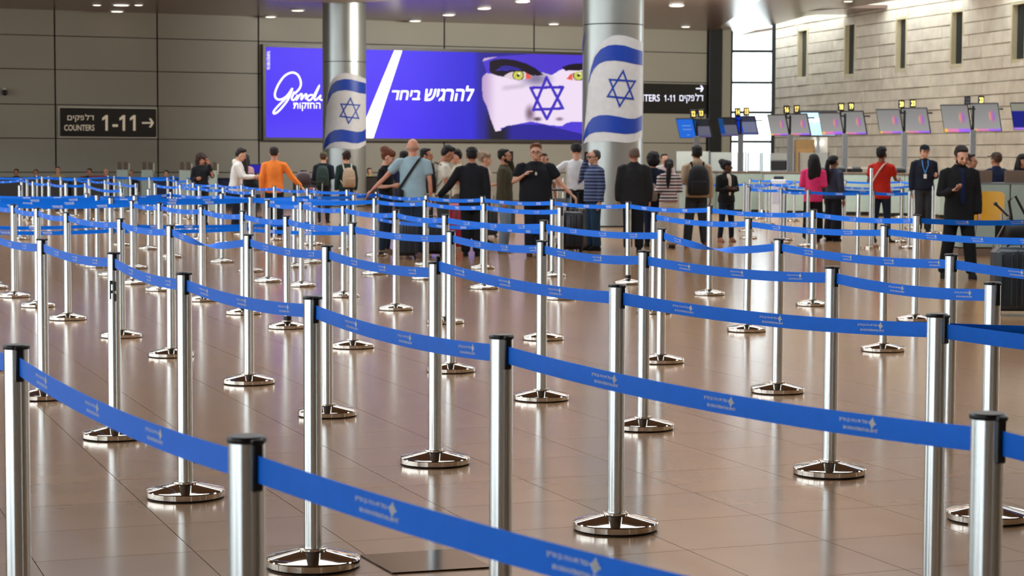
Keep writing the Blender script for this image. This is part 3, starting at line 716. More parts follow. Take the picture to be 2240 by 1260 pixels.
# printed marks on the webbing: airport name in two lines with a compass star
LOGO = MB()
h_ = text_mb('ןוירוג ןב הפועת למנ', 1.0, 1, .02); LOGO.add(fit(h_, -.062, .034, .003, .0135), h_.f)
h_ = text_mb('BEN GURION INTERNATIONAL AIRPORT', 1.0, 1, .02); LOGO.add(fit(h_, -.048, .068, -.0125, -.005), h_.f)
def star4(cx, cz_, r, ri, n=4, rot=0.0):
    pts = [(cx + (r if k % 2 == 0 else ri) * math.sin(math.pi * k / n + rot), 0, cz_ + (r if k % 2 == 0 else ri) * math.cos(math.pi * k / n + rot)) for k in range(2 * n)]
    return pts, [tuple([0, 1, 2 * n - 1])] + [(2 * k, 2 * k + 1, 2 * k - 1) for k in range(1, n)] + [tuple(range(1, 2 * n, 2))]
v_, f_ = star4(.050, .0075, .0135, .0065, 4, .12); LOGO.add(v_, f_)
v_, f_ = star4(.050, .0075, .0095, .0055, 4, .12 + math.pi / 4); LOGO.add([(a, b - .00001, c) for a, b, c in v_], f_)
LOGO_S = MB(); LOGO_S.add([(-.06, 0, .004), (.036, 0, .004), (.036, 0, .012), (-.06, 0, .012)], [(0, 1, 2, 3)]).add([(-.048, 0, -.012), (.066, 0, -.012), (.066, 0, -.006), (-.048, 0, -.006)], [(0, 1, 2, 3)])
LOGO_S.add(*star4(.050, .0075, .0135, .007, 4, .12))
BW, BT = .050, .0014
def belt(parent, A, B, z=.945, sag=.02, twist=0, off=0.0, logos=3, dz=(0, 0), hi=True, first=.28):
    A, B = Vector((A[0], A[1], 0)), Vector((B[0], B[1], 0)); d = B - A; L = d.length; d.normalize(); nrm = Vector((d.y, -d.x, 0))
    o = parent.location; a0, a1 = .043, L - .034; N = 40 if twist else 20
    def fr(s):
        u = max(0, min(1, (s - a0) / (a1 - a0))); th = 0.0
        if twist: th = math.pi * sm(.22, .78, u) * twist
        p = A + d * s; zz = z - sag * 4 * u * (1 - u) - (twist != 0) * .03 * math.sin(math.pi * u) + dz[0] * (1 - u) + dz[1] * u
        up = Vector((0, 0, 1)) * math.cos(th) + nrm * math.sin(th); nn = nrm * math.cos(th) - Vector((0, 0, 1)) * math.sin(th)
        return Vector((p.x, p.y, zz)) - o, up, nn
    vs = []
    for i in range(N + 1):
        p, up, nn = fr(a0 + (a1 - a0) * i / N)
        for a, b in ((1, 1), (-1, 1), (-1, -1), (1, -1)): vs.append(p + up * (a * BW / 2) + nn * (b * BT / 2))
    fs = [(i * 4 + k, i * 4 + (k + 1) % 4, (i + 1) * 4 + (k + 1) % 4, (i + 1) * 4 + k) for i in range(N) for k in range(4)] + [(0, 3, 2, 1), (N * 4, N * 4 + 1, N * 4 + 2, N * 4 + 3)]
    bo = MB().add(vs, fs).obj('belt', M_belt, parent, smooth=30)
    T_ = LOGO if hi else LOGO_S
    if logos:
        for q in range(logos):
            s0 = first + q * .52
            if s0 > L - .15: break
            if twist and .3 < s0 / L < .8: continue
            pr = MB(); out = []
            for x, _, zz in T_.v:
                p, up, nn = fr(s0 + x)
                if twist and s0 / L >= .8: up, nn = -up, nn * -1; 
                out.append(p + up * zz + (nn if not (twist and s0 / L >= .8) else nn) * (BT / 2 + .0007))
            pr.add(out, T_.f); pr.obj('print', M_print, bo)
    return bo
ORD = ['first', 'second', 'third', 'fourth', 'fifth', 'sixth', 'seventh', 'eighth', 'ninth', 'tenth', 'eleventh', 'twelfth', 'thirteenth']
DESC = {'A': 'nearest belt row across the lower left corner', 'B': 'second nearest long belt row', 'C': 'third nearest long belt row', 'D': 'fourth nearest long belt row',
        'E': 'fifth nearest long belt row', 'F': 'short belt row before the bald man', 'G': 'two-belt row just before the waiting crowd', 'H': 'row from the striped woman to the right edge',
        'J': 'far line of the dark blue crossing belts', 'K': 'second line of the dark blue crossing belts', 'M': 'third line of the dark blue crossing belts', 'N': 'near line of the dark blue crossing belts',
        'L': 'small far left row below the COUNTERS sign', 'O': 'small far row before the pale kiosks', 'P': 'small left edge row above the dark blue band', 'Q': 'small row leading to the orange-shirted man',
        'R': 'small row passing behind the orange-shirted man', 'S': 'farthest cross row along the left wall', 'T': 'farthest cross row by the right counters', 'U': 'far row right of the white-topped woman',
        'V': 'far row left of the pink-topped woman', 'W': 'middle far row under the right counters', 'X': 'front far row before the pink and red tops', 'Y': 'far posts behind the black-shirted man',
        'Z': 'unbelted far posts between the rows'}
proto = {}
nlab = 0
def make_post(x, y, label, group, rz, tilt=0.0, collar=False, low=False, clip='n'):
    t = thing('stanchion', label, 'stanchion', (x, y, 0), 0, group)
    if tilt: t.rotation_euler = (0, tilt, 0)
    for nm, me in (('rubber_ring', ME_ring), ('base', ME_base), ('pole', ME_pole), ('cap', ME_cap)):
        o = link(nm, me, t); o.rotation_euler = (0, 0, rz)
    if clip == 'n': o = link('belt_clip', ME_clip, t); o.rotation_euler = (0, 0, rz)
    if clip == 'up': o = link('belt_clip', ME_clip_up, t); o.rotation_euler = (0, 0, rz)
    if low: o = link('belt_clip', ME_cliplow, t); o.rotation_euler = (0, 0, rz)
    if collar: o = link('foot_collar', ME_collar, t)
    return t
posts = {}
for rn, pts in ROWS.items():
    far = rn in 'LOPQRSTUVWXYZ'
    for i, (x, y) in enumerate(pts):
        if rn == 'N' and i == 1: posts[rn, i] = posts['D', 0]; continue
        nx = pts[min(i + 1, len(pts) - 1)]; pv = pts[max(i - 1, 0)]
        dx, dy = (nx[0] - x, nx[1] - y) if i < len(pts) - 1 else (x - pv[0], y - pv[1])
        if rn == 'C' and i == 12: dx, dy = 1, 0
        pxl = to_px((x, y, 1))[0]; inview = -5 < pxl < 2245 and to_px((x, y, 1))[1] < 1290
        vis_i = sum(1 for j in range(i) if -5 < to_px((pts[j][0], pts[j][1], 1))[0] < 2245)
        if inview: lab = 'silver belt post, %s from the left in the %s' % (ORD[vis_i], DESC[rn])
        else: lab = 'silver belt post just outside the picture, %s end of the %s' % ('left' if pxl < 0 else ('farther right' if i == 12 else 'right'), DESC[rn])
        if rn == 'Z': lab = ['far silver post without belt, left, above the dark band', 'small silver post above the dark band below the kiosk', 'small silver post by the trolley behind the orange shirt', 'small silver post left of the green backpack man', 'silver post without belt under the tan backpack woman', 'small far silver post below the check-in kiosk', 'silver post between pink-topped woman and red-shirted man', 'small silver post left of the white shirt sleeve', 'small silver post right beside the suitcase handle'][i]
        lab = ' '.join(lab.split()[:16])
        tilt = {('H', 1): .009, ('G', 5): -.005, ('D', 4): -.006}.get((rn, i), 0)
        t = make_post(x, y, lab, 'belt posts of the queue maze', math.atan2(dy, dx), tilt, (rn, i) in (('D', 4), ('G', 5), ('D', 3)), (rn == 'G' and 1 <= i <= 4) or (rn in 'KM'), 'n' if (rn, i) != ('C', 8) else 'up')
        posts[rn, i] = t
for (rn, i), t in list(posts.items()):
    pts = ROWS[rn]
    if i >= len(pts) - 1 or rn == 'Z': continue
    if rn == 'C' and i == 11: continue
    A, B = pts[i], pts[i + 1]; L = math.dist(A, B)
    k = FPX / max(1, (A[1] + B[1]) / 2); big = k > 190
    tw = 1 if (rn, i) in (('C', 5), ('E', 6)) else 0
    if L > 6.5: continue
    lg = 0 if k < 90 else (int((L - .3) / .52) + 1)
    belt(t, A, B, sag=.012 + .006 * L, twist=tw, logos=min(lg, 5), dz=(.036, 0) if (rn, i) == ('C', 8) else (0, 0), hi=big, first=.3 + .13 * ((i * 7 + ord(rn)) % 3))
    if (rn == 'G' and 1 <= i <= 3): belt(t, A, B, z=.572, sag=.02, logos=3, hi=False)
    if rn in 'KM': belt(t, A, B, z=.572, sag=.02, logos=2, hi=False)
belt(posts['C', 10], ROWS['C'][10], ROWS['C'][12], z=.945, sag=.01, logos=0)
belt(posts['M', 2], ROWS['M'][2], ROWS['F'][0], sag=.03, logos=2, hi=False); belt(posts['M', 2], ROWS['M'][2], ROWS['F'][0], z=.555, sag=.03, logos=2, hi=False)
belt(posts['K', 3], ROWS['K'][3], ROWS['G'][1], sag=.02, logos=1, hi=False)
belt(posts['R', 5], ROWS['R'][5], ROWS['G'][0], sag=.02, logos=1, hi=False)
belt(posts['J', 4], ROWS['J'][4], ROWS['F'][0], sag=.02, logos=1, hi=False)
b = MB()
for dx, dz, w_, h_ in ((-.012, .80, .006, .1), (-.004, .84, .012, .02), (-.004, .79, .012, .015), (.012, .82, .012, .05), (.014, .76, .01, .04)): b.box((dx, -.0335, dz), (w_, .002, h_))
b.obj('sticker', M_black, posts['B', 2])
# taller sign post beside the red-shirted man
x, y = GX(1906, 4356 / 127); t = thing('sign_post', 'tall slim steel post standing right behind the red-shirted man', 'post', (x, y, 0))
MB().rings([(0, 0, 0, .17, .17), (0, 0, .03, .17, .17), (0, 0, .06, .05, .05)], 32).obj('base', M_chrome, t, smooth=30); MB().cyl((0, 0), .028, .05, 1.38, 20).obj('pole', M_post, t, smooth=40)
MB().rings([(0, 0, 1.38, .03, .03), (0, 0, 1.395, .03, .03)], 20).obj('cap', M_black, t)

# ---------------------------------------------------------------- check-in desks, screens, partitions
def screen_col(kind):
    def c(u, v):
        if kind == 'grad':
            if v < .1:
                return (1.0, .78, .35) if u < .12 else ((.95 - .1 * u, .45 + .1 * (1 - u), .6 + .4 * u) if u < .55 else (.72 - .25 * (u - .55), .42, .98))
            r = g = b = .62 - .1 * v; r += .01; g += .01 * (1 - u)
            e = max(0, 1 - (((u - .74) / .13) ** 2 + ((v - .55) / .23) ** 2)); e = min(1, e * 2)
            cr = (.93, .62, .5) if u < .70 else ((.84, .42, .62) if u < .78 else (.58, .42, .85))
            r, g, b = r + (cr[0] - r) * e * .8, g + (cr[1] - g) * e * .8, b + (cr[2] - b) * e * .8
            return r, g, b
        if kind == 'blue': 
            t_ = .95 if (.62 < v < .7 and .25 < u < .8) or (.42 < v < .5 and .25 < u < .8) or (.3 < v < .33 and .3 < u < .75) or (.14 < v < .18 and .45 < u < .65) else 0
            return (.12 + .35 * t_, .42 + .2 * t_, .86)
        if kind == 'dark':
            if v < .12: return .35, .34, .5
            if u < .3: return (.06, .28, .5) if v > .5 else (.04, .28, .62)
            if v > .62: return .15, .17, .2
            return .38 + .05 * v, .4, .46
        if kind == 'dark2':
            if v < .12: return .3, .33, .5
            if u < .3: return (.02, .22, .82)
            if v > .72: return .2, .22, .3
            return .45, .47, .58
        if kind == 'navy': return (.55, .55, .5) if v > .7 else ((.7, .5, .95) if v < .1 else (.03, .1, .5))
        if kind == 'violet': return .12, .08, .62
    return c
M_scr = attr_mat('screen_picture', .95, .25, base=False)
M_numy = mat('number_yellow', (255, 228, 120), .5, emit=1.2); M_numd = mat('number_grey', (96, 98, 110), .5)
def monitor(t, name, M4, w, h, kind):
    mb = MB().box((0, .02, 0), (w + .04, .04, h + .04), bev=.006); o = mb.obj(name, M_dark, t); o.matrix_local = M4
    n, m = (28, 20) if kind == 'grad' else (20, 20)
    cf = screen_col(kind); s_ = grid_print('screen', -w / 2, w / 2, -h / 2, h / 2, n, m, lambda a, b: cf((a + w / 2) / w, (b + h / 2) / h), M_scr, o, -.004)
    return o
# each desk: (x of pole, k, [(centre x, centre y, w px, h px, kind)], [(x, y, text, lit)])
DESKS = [
 (1524, 74.4, [(1501, 281, 34, 40, 'blue'), (1534, 281, 36, 37, 'dark')], [(1516, 249, '12', 1), (1533, 248, '13', 1)], 302, 'blue left screen beside a dark one, lamps twelve and thirteen'),
 (1620, 75.4, [(1593, 278, 36, 38, 'dark'), (1633, 275, 40, 38, 'dark2')], [(1613, 245, '14', 1), (1632, 244, '15', 1)], 298, 'two dark blue screens against the bright window, lamps fourteen and fifteen'),
 (1728, 76.8, [(1702, 274, 36, 43, 'grad'), (1746, 273, 42, 44, 'grad')], [(1720, 240, '16', 1), (1742, 239, '17', 1)], 298, 'pair of grey screens under yellow lamps sixteen and seventeen'),
 (1848, 78.2, [(1818, 271, 42, 45, 'grad'), (1867, 269, 45, 48, 'grad')], [(1839, 234, '18', 1), (1861, 233, '19', 1)], 296, 'pair of grey screens under yellow lamps eighteen and nineteen'),
 (1978, 79.6, [(1946, 266, 46, 50, 'grad'), (2003, 264, 50, 52, 'grad')], [(1971, 228, '20', 1), (1996, 226, '21', 1)], 292, 'pair of grey screens under yellow lamps twenty and twenty-one'),
 (2128, 82, [(2091, 260, 52, 57, 'grad'), (2156, 257, 54, 58, 'grad')], [(2115, 220, '22', 0), (2145, 219, '23', 1)], 288, 'pair of grey screens, left number lamp dark, right one lit'),
 (2290, 84, [(2244, 255, 52, 56, 'navy')], [], 286, 'screen with a navy picture cut by the right edge')]
for px_, k, scr, nums, yb, lab in DESKS:
    d = FPX / k; x, y = GX(px_, d); t = thing('screen_stand', lab + ' on a grey pole', 'screen stand', (x, y, 0))
    zt = P(px_, yb - 4, d).z; zu = P(px_, scr[0][1] - scr[0][3] * .5, d).z
    MB().box((0, .05, zt / 2), (.16, .1, zt), bev=.01).obj('pole', M_steel, t)
    MB().box((0, .05, .015), (.3, .26, .03), bev=.01).obj('foot', M_steel, t); MB().box((0, .06, (zt + zu) / 2), (.06, .05, zu - zt), bev=.01).obj('bracket', M_dark, t)
    xs_ = [P(s[0], s[1], d).x - x for s in scr]
    MB().box(((min(xs_) + max(xs_)) / 2 + .12, .12, P(px_, scr[0][1] - scr[0][3] * .38, d).z), (max(xs_) - min(xs_) + .7, .04, .04)).obj('arm', M_dark, t)
    for cx_, cy_, wp, hp, kind in scr:
        q = P(cx_, cy_, d) - Vector((x, y, 0)); yaw, til = math.radians(-32), math.radians(-27)
        M4 = Matrix.Translation(q) @ Matrix.Rotation(yaw, 4, 'Z') @ Matrix.Rotation(-til, 4, 'X')
        monitor(t, 'monitor', M4, wp / k / math.cos(yaw) * .97, hp / k / math.cos(til), kind)
    for cx_, cy_, tx, lit in nums:
        q = P(cx_, cy_, d) - Vector((x, y, 0)); q.y -= .1
        wn, hn = 13.0 / k, 18.0 / k
        lb = MB().box((0, .05, 0), (wn, .08, hn), bev=.006).box((0, .06, -hn * .7), (.03, .03, hn * .6)).obj('number_lamp', M_black, t, loc=q)
        tm = text_mb(tx, 1.0, 2, .045 if lit else .02); MB().add([(a, .005, b) for a, _, b in fit(tm, -wn * .34, wn * .34, -hn * .33, hn * .33)], tm.f).obj('digits', M_numy if lit else M_numd, lb)
# light blue hanging sign behind
q = P(1790, 270, 62); t = thing('pale_blue_sign', 'pale blue sign on a pole partly hidden between screen pairs seventeen and eighteen', 'sign', q, math.radians(-12))
MB().box((0, 0, 0), (1.15, .08, .8), bev=.01).obj('sign_box', M_dark, t)
MB().box((0, -.045, -.02), (1.08, .01, .7)).obj('face', mat('sign_pale_blue', (150, 186, 214), .4, emit=.55), t)
tm = text_mb('םיקפלד', 1.0, 2, .02); MB().add([(a, -.055, b) for a, _, b in fit(tm, -.32, .32, .0, .2)], tm.f).obj('lettering', M_litw, t)
MB().box((0, .05, (-.4 - q.z) / 2), (.1, .08, q.z - .4)).obj('pole', M_steel, t)
# desks: one counter per pair, staggered in depth
def desk(px0, px1, k, ztop, label, front, top, name='check_in_desk', dep=.6, rz=0.0, zb=0.0):
    d = FPX / k; x0, y0 = GX(px0, d); x1, _ = GX(px1, d); w_ = x1 - x0
    t = thing(name, label, 'desk', ((x0 + x1) / 2, y0, 0), rz)
    MB().box((0, dep / 2, .05), (w_ - .06, dep - .06, .1)).obj('plinth', M_dark, t)
    n = max(1, round(w_ / 1.1))
    for i in range(n): MB().box((-w_ / 2 + (i + .5) * w_ / n, dep / 2, (.1 + ztop - .05) / 2 + .0), (w_ / n - .012, dep, ztop - .15), bev=.008).obj('front_panel', front, t)
    MB().box((0, dep / 2, ztop - .025), (w_ + .03, dep + .04, .045), bev=.01).obj('worktop', top, t)
    return t
desk(1408, 1478, 75, 1.19, 'pale green check-in desk behind the grey-haired man in black suit', M_pale, M_brown)
desk(1482, 1568, 75.6, 1.19, 'pale green check-in desk behind the man with black backpack', M_pale, M_brown)
desk(1572, 1668, 76.6, 1.19, 'pale green check-in desk beneath screens fourteen and fifteen', M_pale, M_brown)
desk(1672, 1784, 78, 1.19, 'pale green check-in desk beneath screens sixteen and seventeen', M_pale, M_brown)
desk(1790, 1905, 79.4, 1.19, 'pale green check-in desk beneath screens eighteen and nineteen', M_pale, M_brown)
desk(1910, 2050, 81, 1.18, 'pale green check-in desk beneath screens twenty and twenty-one', M_pale, M_brown)
desk(2056, 2140, 83.5, 1.17, 'pale green check-in desk behind the black-suited man with phone', M_pale, M_brown)
# near desk at the right edge
d = FPX / 138; x0, y0 = GX(2100, d); x1, _ = GX(2330, d); t = thing('service_desk', 'pale green and brown service desk at the right edge behind the yellow chair', 'desk', (x0, y0, 0), 0)
L_ = x1 - x0; wpan = (GX(2212, d)[0] - x0)
MB().box((L_ / 2, .4, .06), (L_, .76, .12)).obj('plinth', M_brown, t)
for a, b in ((0, wpan), (wpan, L_)): MB().box(((a + b) / 2, .4, .64), (b - a - .02, .8, 1.0), bev=.008).obj('front_panel', M_pale, t)
z1 = 1.16
for pa, pb in ((2108, 2179), (2207, 2330)): 
    a, b = GX(pa, d)[0] - x0, GX(pb, d)[0] - x0
    MB().box(((a + b) / 2, .25, z1 + .1), (b - a, .04, .2), bev=.006).obj('brown_screen', M_brown, t)
MB().box((L_ / 2, .4, 1.15), (L_, .8, .03), bev=.008).obj('worktop', M_steel, t)
# frosted partitions standing on / behind the desks
M_fr = bpy.data.materials.new('frosted_glass'); M_fr.use_nodes = True; b_ = M_fr.node_tree.nodes['Principled BSDF']; t_ = M_fr.node_tree
b_.inputs['Base Color'].default_value = S(226, 236, 232); b_.inputs['Roughness'].default_value = .25
nz = t_.nodes.new('ShaderNodeTexNoise'); nz.inputs['Scale'].default_value = 3; mr = t_.nodes.new('ShaderNodeMapRange'); mr.inputs['To Min'].default_value = .5; mr.inputs['To Max'].default_value = .62
t_.links.new(nz.outputs['Fac'], mr.inputs['Value']); t_.links.new(mr.outputs[0], b_.inputs['Alpha'])
def partition(px0, px1, y0, y1, k, label):
    d = FPX / k; a, b = P(px0, y0, d), P(px1, y0, d); zb = P(px0, y1, d).z; t = thing('glass_partition', label, 'partition', ((a.x + b.x) / 2, (a.y + b.y) / 2, zb))
    w_, h_ = b.x - a.x, a.z - zb; MB().box((0, 0, h_ / 2), (w_ - .04, .012, h_)).obj('glass', M_fr, t)
    for s_ in (-1, 1): MB().box((s_ * w_ / 2, 0, h_ / 2), (.03, .04, h_ + .04)).obj('upright', M_steel, t)
    MB().box((0, 0, .0), (w_, .05, .03)).obj('rail', M_steel, t)
partition(1478, 1552, 331, 374, 73.0, 'frosted glass partition left of the bright window')
partition(1553, 1632, 333, 375, 73.0, 'frosted glass partition in front of the bright window, left half')
partition(1636, 1664, 335, 375, 73.4, 'narrow white partition between two dark uprights below screens')
partition(1667, 1738, 335, 376, 73.6, 'frosted glass partition behind the small check-in kiosk')
partition(1748, 1812, 334, 376, 73.8, 'frosted glass partition above the pink-topped woman')
# little things on the desks
def kiosk(px, y0, k, label):
    d = FPX / k; x, y = GX(px, d); zt = P(px, y0, d).z; t = thing('check_in_kiosk', label, 'kiosk', (x, y, 0), -.2)
    MB().box((0, 0, .5), (.4, .3, 1.0), bev=.02).obj('cabinet', mat('kiosk_grey', (178, 182, 190), .4), t); MB().box((0, -.152, .62), (.3, .01, .5)).obj('front_plate', mat('kiosk_plate', (160, 160, 172), .3), t)
    MB().box((0, .02, 1.0 + .04), (.26, .2, .1), bev=.02).obj('neck', M_dark, t); MB().box((0, -.02, zt - .14), (.42, .12, .28), bev=.03).obj('screen_head', M_black, t)
kiosk(1704, 350, 81.5, 'small grey check-in kiosk with black screen head, left of pink-topped woman')
def box_thing(name, px, yb, k, w_, h_, dep, m, label, cat, rz=0.0, zb=None):
    d = FPX / k; z = P(px, yb, d).z if zb is None else zb; x, y = GX(px, d); t = thing(name, label, cat, (x, y, z), rz)
    MB().box((0, 0, h_ / 2), (w_, dep, h_), bev=.015).obj('body', m, t); return t
ly = [(1800, 1), (1835, 0), (1870, 1), (1952, 0), (1966, 1), (2056, 0), (1912, 1), (1890, 0)]
for i, (px_, _) in enumerate(ly[:5]):
    k = 79.4 if px_ < 1905 else 81
    x, y = GX(px_, FPX / k + .4); t = thing('desk_printer', 'small dark desk printer on the desk top, %s from the left along the right desks' % ORD[i], 'printer', (x, y, 1.19 if k == 79.4 else 1.18), .3 * (i % 3 - 1), group='printers on the right desks')
    MB().box((0, 0, .05), (.34, .3, .1), bev=.015).obj('body', M_dark, t); MB().box((.02, -.06, .13), (.22, .12, .06), bev=.01).obj('lid', M_steel, t)
# ledge along the stone wall
a, b = P(1800, 367, 61), P(2240, 372, 59); t = thing('wall_ledge', 'long thin pale ledge running in front of the stone wall', 'ledge', a); v = b - a
MB().box((v.x / 2, v.y / 2, 0), (v.length, .3, .06), math.atan2(v.y, v.x)).obj('shelf', M_cream, t)
for u in (.05, .35, .65, .95): MB().box((v.x * u, v.y * u, -a.z / 2), (.06, .06, a.z - .04)).obj('leg', M_steel, t)
# boxes glimpsed behind the desks: wooden cupboard, white cabinet
x, y = GX(1762, 66); t = thing('cupboard', 'brown wooden cupboard under the pale blue sign between the pole and white cabinet', 'cupboard', (x, y, 0)); MB().box((0, .3, 1.1), (.62, .5, 2.2), bev=.02).obj('body', mat('cupboard_wood', (132, 104, 62), .5), t); MB().box((0, .04, 1.4), (.56, .03, 1.0), bev=.01).obj('door', mat('cupboard_door', (146, 112, 66), .5), t)
x, y = GX(1795, 67); t = thing('white_cabinet', 'white cabinet with a lit round lamp right of the wooden cupboard', 'cabinet', (x, y, 0)); MB().box((0, .3, 1.15), (.5, .5, 2.3), bev=.02).obj('body', M_white, t); MB().box((-.05, .03, 2.1), (.3, .04, .13), bev=.03).obj('lamp', mat('warm_lamp', (255, 240, 200), .5, emit=3), t)

# ---------------------------------------------------------------- the far left counters and kiosks
M_dk = mat('counter_dark', (52, 44, 40), .5); M_navy = mat('counter_navy', (26, 34, 74), .5)
for i, (pa, pb, k, z_, m, lab) in enumerate(((-40, 150, 70.5, .9, M_dk, 'long dark counter at the far left below the wall'), (155, 235, 71.0, .9, M_dk, 'dark counter behind the red bin at far left'),
        (330, 470, 71.0, .92, M_navy, 'navy far counter below the seated heads and kiosks'), (474, 566, 70.5, .9, M_navy, 'navy far counter behind the white-hooded man'), (640, 690, 69.5, .9, M_dk, 'dark far counter behind the orange-shirted man'), (790, 900, 67.5, .95, M_dk, 'dark far counter right of the slimmer column'))):
    desk(pa, pb, k, z_, lab, m, m, 'far_counter')
box_thing('red_bin', 212, 425, 70, .42, .95, .4, mat('red_plastic', (150, 40, 26), .5), 'dark red bin standing behind the far left posts', 'bin', zb=0)
box_thing('red_crate', 188, 425, 66, .3, .9, .3, mat('red_crate', (160, 28, 36), .5), 'narrow red bin left of the larger red bin', 'bin', zb=0)
for px_, k, ordn in ((268, 74, 'leftmost'), (322, 74, 'second from left'), (405, 76, 'third from left'), (462, 77, 'rightmost, beside the white-hooded man')):
    d = FPX / k; x, y = GX(px_, d); t = thing('bag_drop_kiosk', 'pale green kiosk with two dark plates on top, %s' % ordn, 'kiosk', (x, y, 0), .12)
    MB().box((0, 0, .58), (.34, .24, 1.16), bev=.02).obj('cabinet', M_pale, t)
    for s_ in (-1, 1): 
        mb = MB().box((s_ * .09, .02, 1.28), (.11, .03, .22), bev=.005); mb.obj('display_plate', mat('plate_brown', (84, 66, 48), .4), t)
    MB().box((.19, .05, 1.2), (.025, .1, .3), bev=.005).obj('side_strip', M_cream, t)
q = P(559, 369, FPX / 86); x, y = GX(559, FPX / 86); t = thing('blue_display', 'dark blue screen on a stand between white and orange tops', 'screen', (x, y, 0))
MB().cyl((0, 0), .03, .02, q.z - .1, 12).obj('pole', M_dark, t, smooth=40); MB().box((0, 0, .015), (.4, .3, .03), bev=.01).obj('foot', M_dark, t)
mo = monitor(t, 'monitor', Matrix.Translation((0, 0, q.z)), .33, .2, 'violet')
# ---------------------------------------------------------------- people
JOBS = []      # raw shells waiting for the voxel pass: (builder, voxel, smooth, callback)
def later(mb, vox, sm_, cb): JOBS.append((mb, vox, sm_, cb))
def run_jobs():
    tmp = []
    for mb, vox, sm_, cb in JOBS:
        me = mb.mesh('raw'); o = bpy.data.objects.new('raw', me); C.objects.link(o)
        r = o.modifiers.new('r', 'REMESH'); r.mode = 'VOXEL'; r.voxel_size = vox
        if sm_: s_ = o.modifiers.new('s', 'SMOOTH'); s_.factor = .5; s_.iterations = sm_
        tmp.append((o, me, cb))
    bpy.context.view_layer.update(); dg = bpy.context.evaluated_depsgraph_get()
    res = []
    for o, me, cb in tmp:
        m2 = bpy.data.meshes.new_from_object(o.evaluated_get(dg)); res.append((cb, m2))
    for o, me, cb in tmp: bpy.data.objects.remove(o); bpy.data.meshes.remove(me)
    JOBS.clear()
    for cb, m2 in res: cb(m2)
def arr(me):
    v = np.empty(len(me.vertices) * 3); me.vertices.foreach_get('co', v); return v.reshape(-1, 3), [tuple(p.vertices) for p in me.polygons]
HEAD = {}
hb = MB()
hb.ell((0, .012, 1.655), (.074, .094, .092), 20).ell((0, -.028, 1.62), (.060, .066, .085), 18).ell((0, -.042, 1.565), (.043, .042, .034), 14).ell((0, -.07, 1.556), (.02, .018, .018), 10)
hb.tube([(0, -.086, 1.648), (0, -.102, 1.622), (0, -.106, 1.612)], [.009, .013, .014], 8)
for s_ in (-1, 1):
    hb.ell((s_ * .078, .004, 1.625), (.011, .022, .031), 10).ell((s_ * .034, -.055, 1.6), (.026, .03, .026), 10).ell((s_ * .03, -.078, 1.656), (.024, .012, .007), 8)
hb.ell((0, -.086, 1.584), (.023, .011, .005), 8).ell((0, -.085, 1.575), (.02, .011, .006), 8)
hb.tube([(0, .02, 1.44), (0, .012, 1.54), (0, .0, 1.6)], [.058, .054, .054], 14)
later(hb, .008, 2, lambda m: HEAD.setdefault('m', arr(m)))
def curl(mb, f, amp, sc_):
    out = []
    for v in mb.v:
        v = Vector(v); n = noise.noise(v * sc_); c = Vector((0, .01, 1.66)); d = (v - c).normalized(); out.append(v + d * (n * amp))
    mb.v = [tuple(v) for v in out]; return mb
HAIRB = {}
def hair(style):
    b = MB()
    if style in ('short', 'kippah', 'cap', 'sun'):
        b.ell((0, .03, 1.706), (.080, .084, .058), 18).ell((0, .045, 1.665), (.080, .068, .084), 18).ell((0, -.03, 1.738), (.056, .042, .018), 12)
        for s_ in (-1, 1): b.ell((s_ * .076, -.01, 1.655), (.009, .03, .03), 8)
    elif style == 'thick':
        b.ell((0, .026, 1.714), (.085, .088, .062), 18).ell((0, .045, 1.665), (.084, .074, .088), 18).ell((0, -.028, 1.748), (.064, .05, .022), 12); curl(b, 0, .014, 45)
    elif style == 'bald':
        b.ell((0, .03, 1.63), (.0785, .075, .04), 16)
    elif style == 'grey':
        b.ell((0, .03, 1.69), (.079, .085, .066), 18).ell((0, .042, 1.655), (.082, .072, .07), 18)
        for s_ in (-1, 1): b.ell((s_ * .077, .0, 1.65), (.01, .03, .035), 8)
    elif style == 'curly':
        b.ell((0, .02, 1.69), (.12, .125, .1), 24).ell((0, .06, 1.62), (.13, .1, .12), 24).ell((0, .07, 1.52), (.13, .07, .1), 20); curl(b, 0, .05, 28)
    elif style == 'bunup':
        b.ell((0, .01, 1.70), (.088, .105, .072), 18).ell((0, .04, 1.665), (.09, .085, .09), 18).ell((0, .085, 1.73), (.075, .07, .065), 18); curl(b, 0, .03, 30)
    elif style == 'long':
        b.ell((0, .008, 1.70), (.088, .104, .066), 18).ell((0, .04, 1.655), (.098, .085, .1), 18)
        b.rings([(0, .085, 1.30, .10, .03), (0, .085, 1.36, .125, .045), (0, .08, 1.48, .125, .055), (0, .065, 1.58, .11, .07), (0, .045, 1.68, .09, .08)], 20)
        for s_ in (-1, 1): b.ell((s_ * .088, .0, 1.58), (.02, .045, .1), 10)
    elif style == 'ponytail':
        b.ell((0, .008, 1.70), (.082, .1, .062), 18).ell((0, .036, 1.66), (.084, .08, .085), 18)
        b.tube([(0, .10, 1.68), (0, .15, 1.66), (.01, .165, 1.56), (.015, .15, 1.44), (.02, .14, 1.34), (.02, .13, 1.24)], [.03, .04, .045, .045, .035, .012], 10)
    elif style == 'afro': b.ell((0, .02, 1.69), (.115, .12, .11), 22).ell((0, .05, 1.64), (.115, .1, .1), 20); curl(b, 0, .02, 40)
    elif style == 'none': return None
    return b
HM = {}
for st_ in ('short', 'thick', 'bald', 'grey', 'curly', 'bunup', 'long', 'ponytail', 'afro'):
    later(hair(st_), .010, 2, (lambda s_: (lambda m: HM.__setitem__(s_, m)))(st_))
run_jobs()
def big(pts, c=1.12):
    return [(x * c, y * c, 1.515 + (z - 1.55) * c) if z > 1.535 else (x, y, z - .005) for x, y, z in pts]
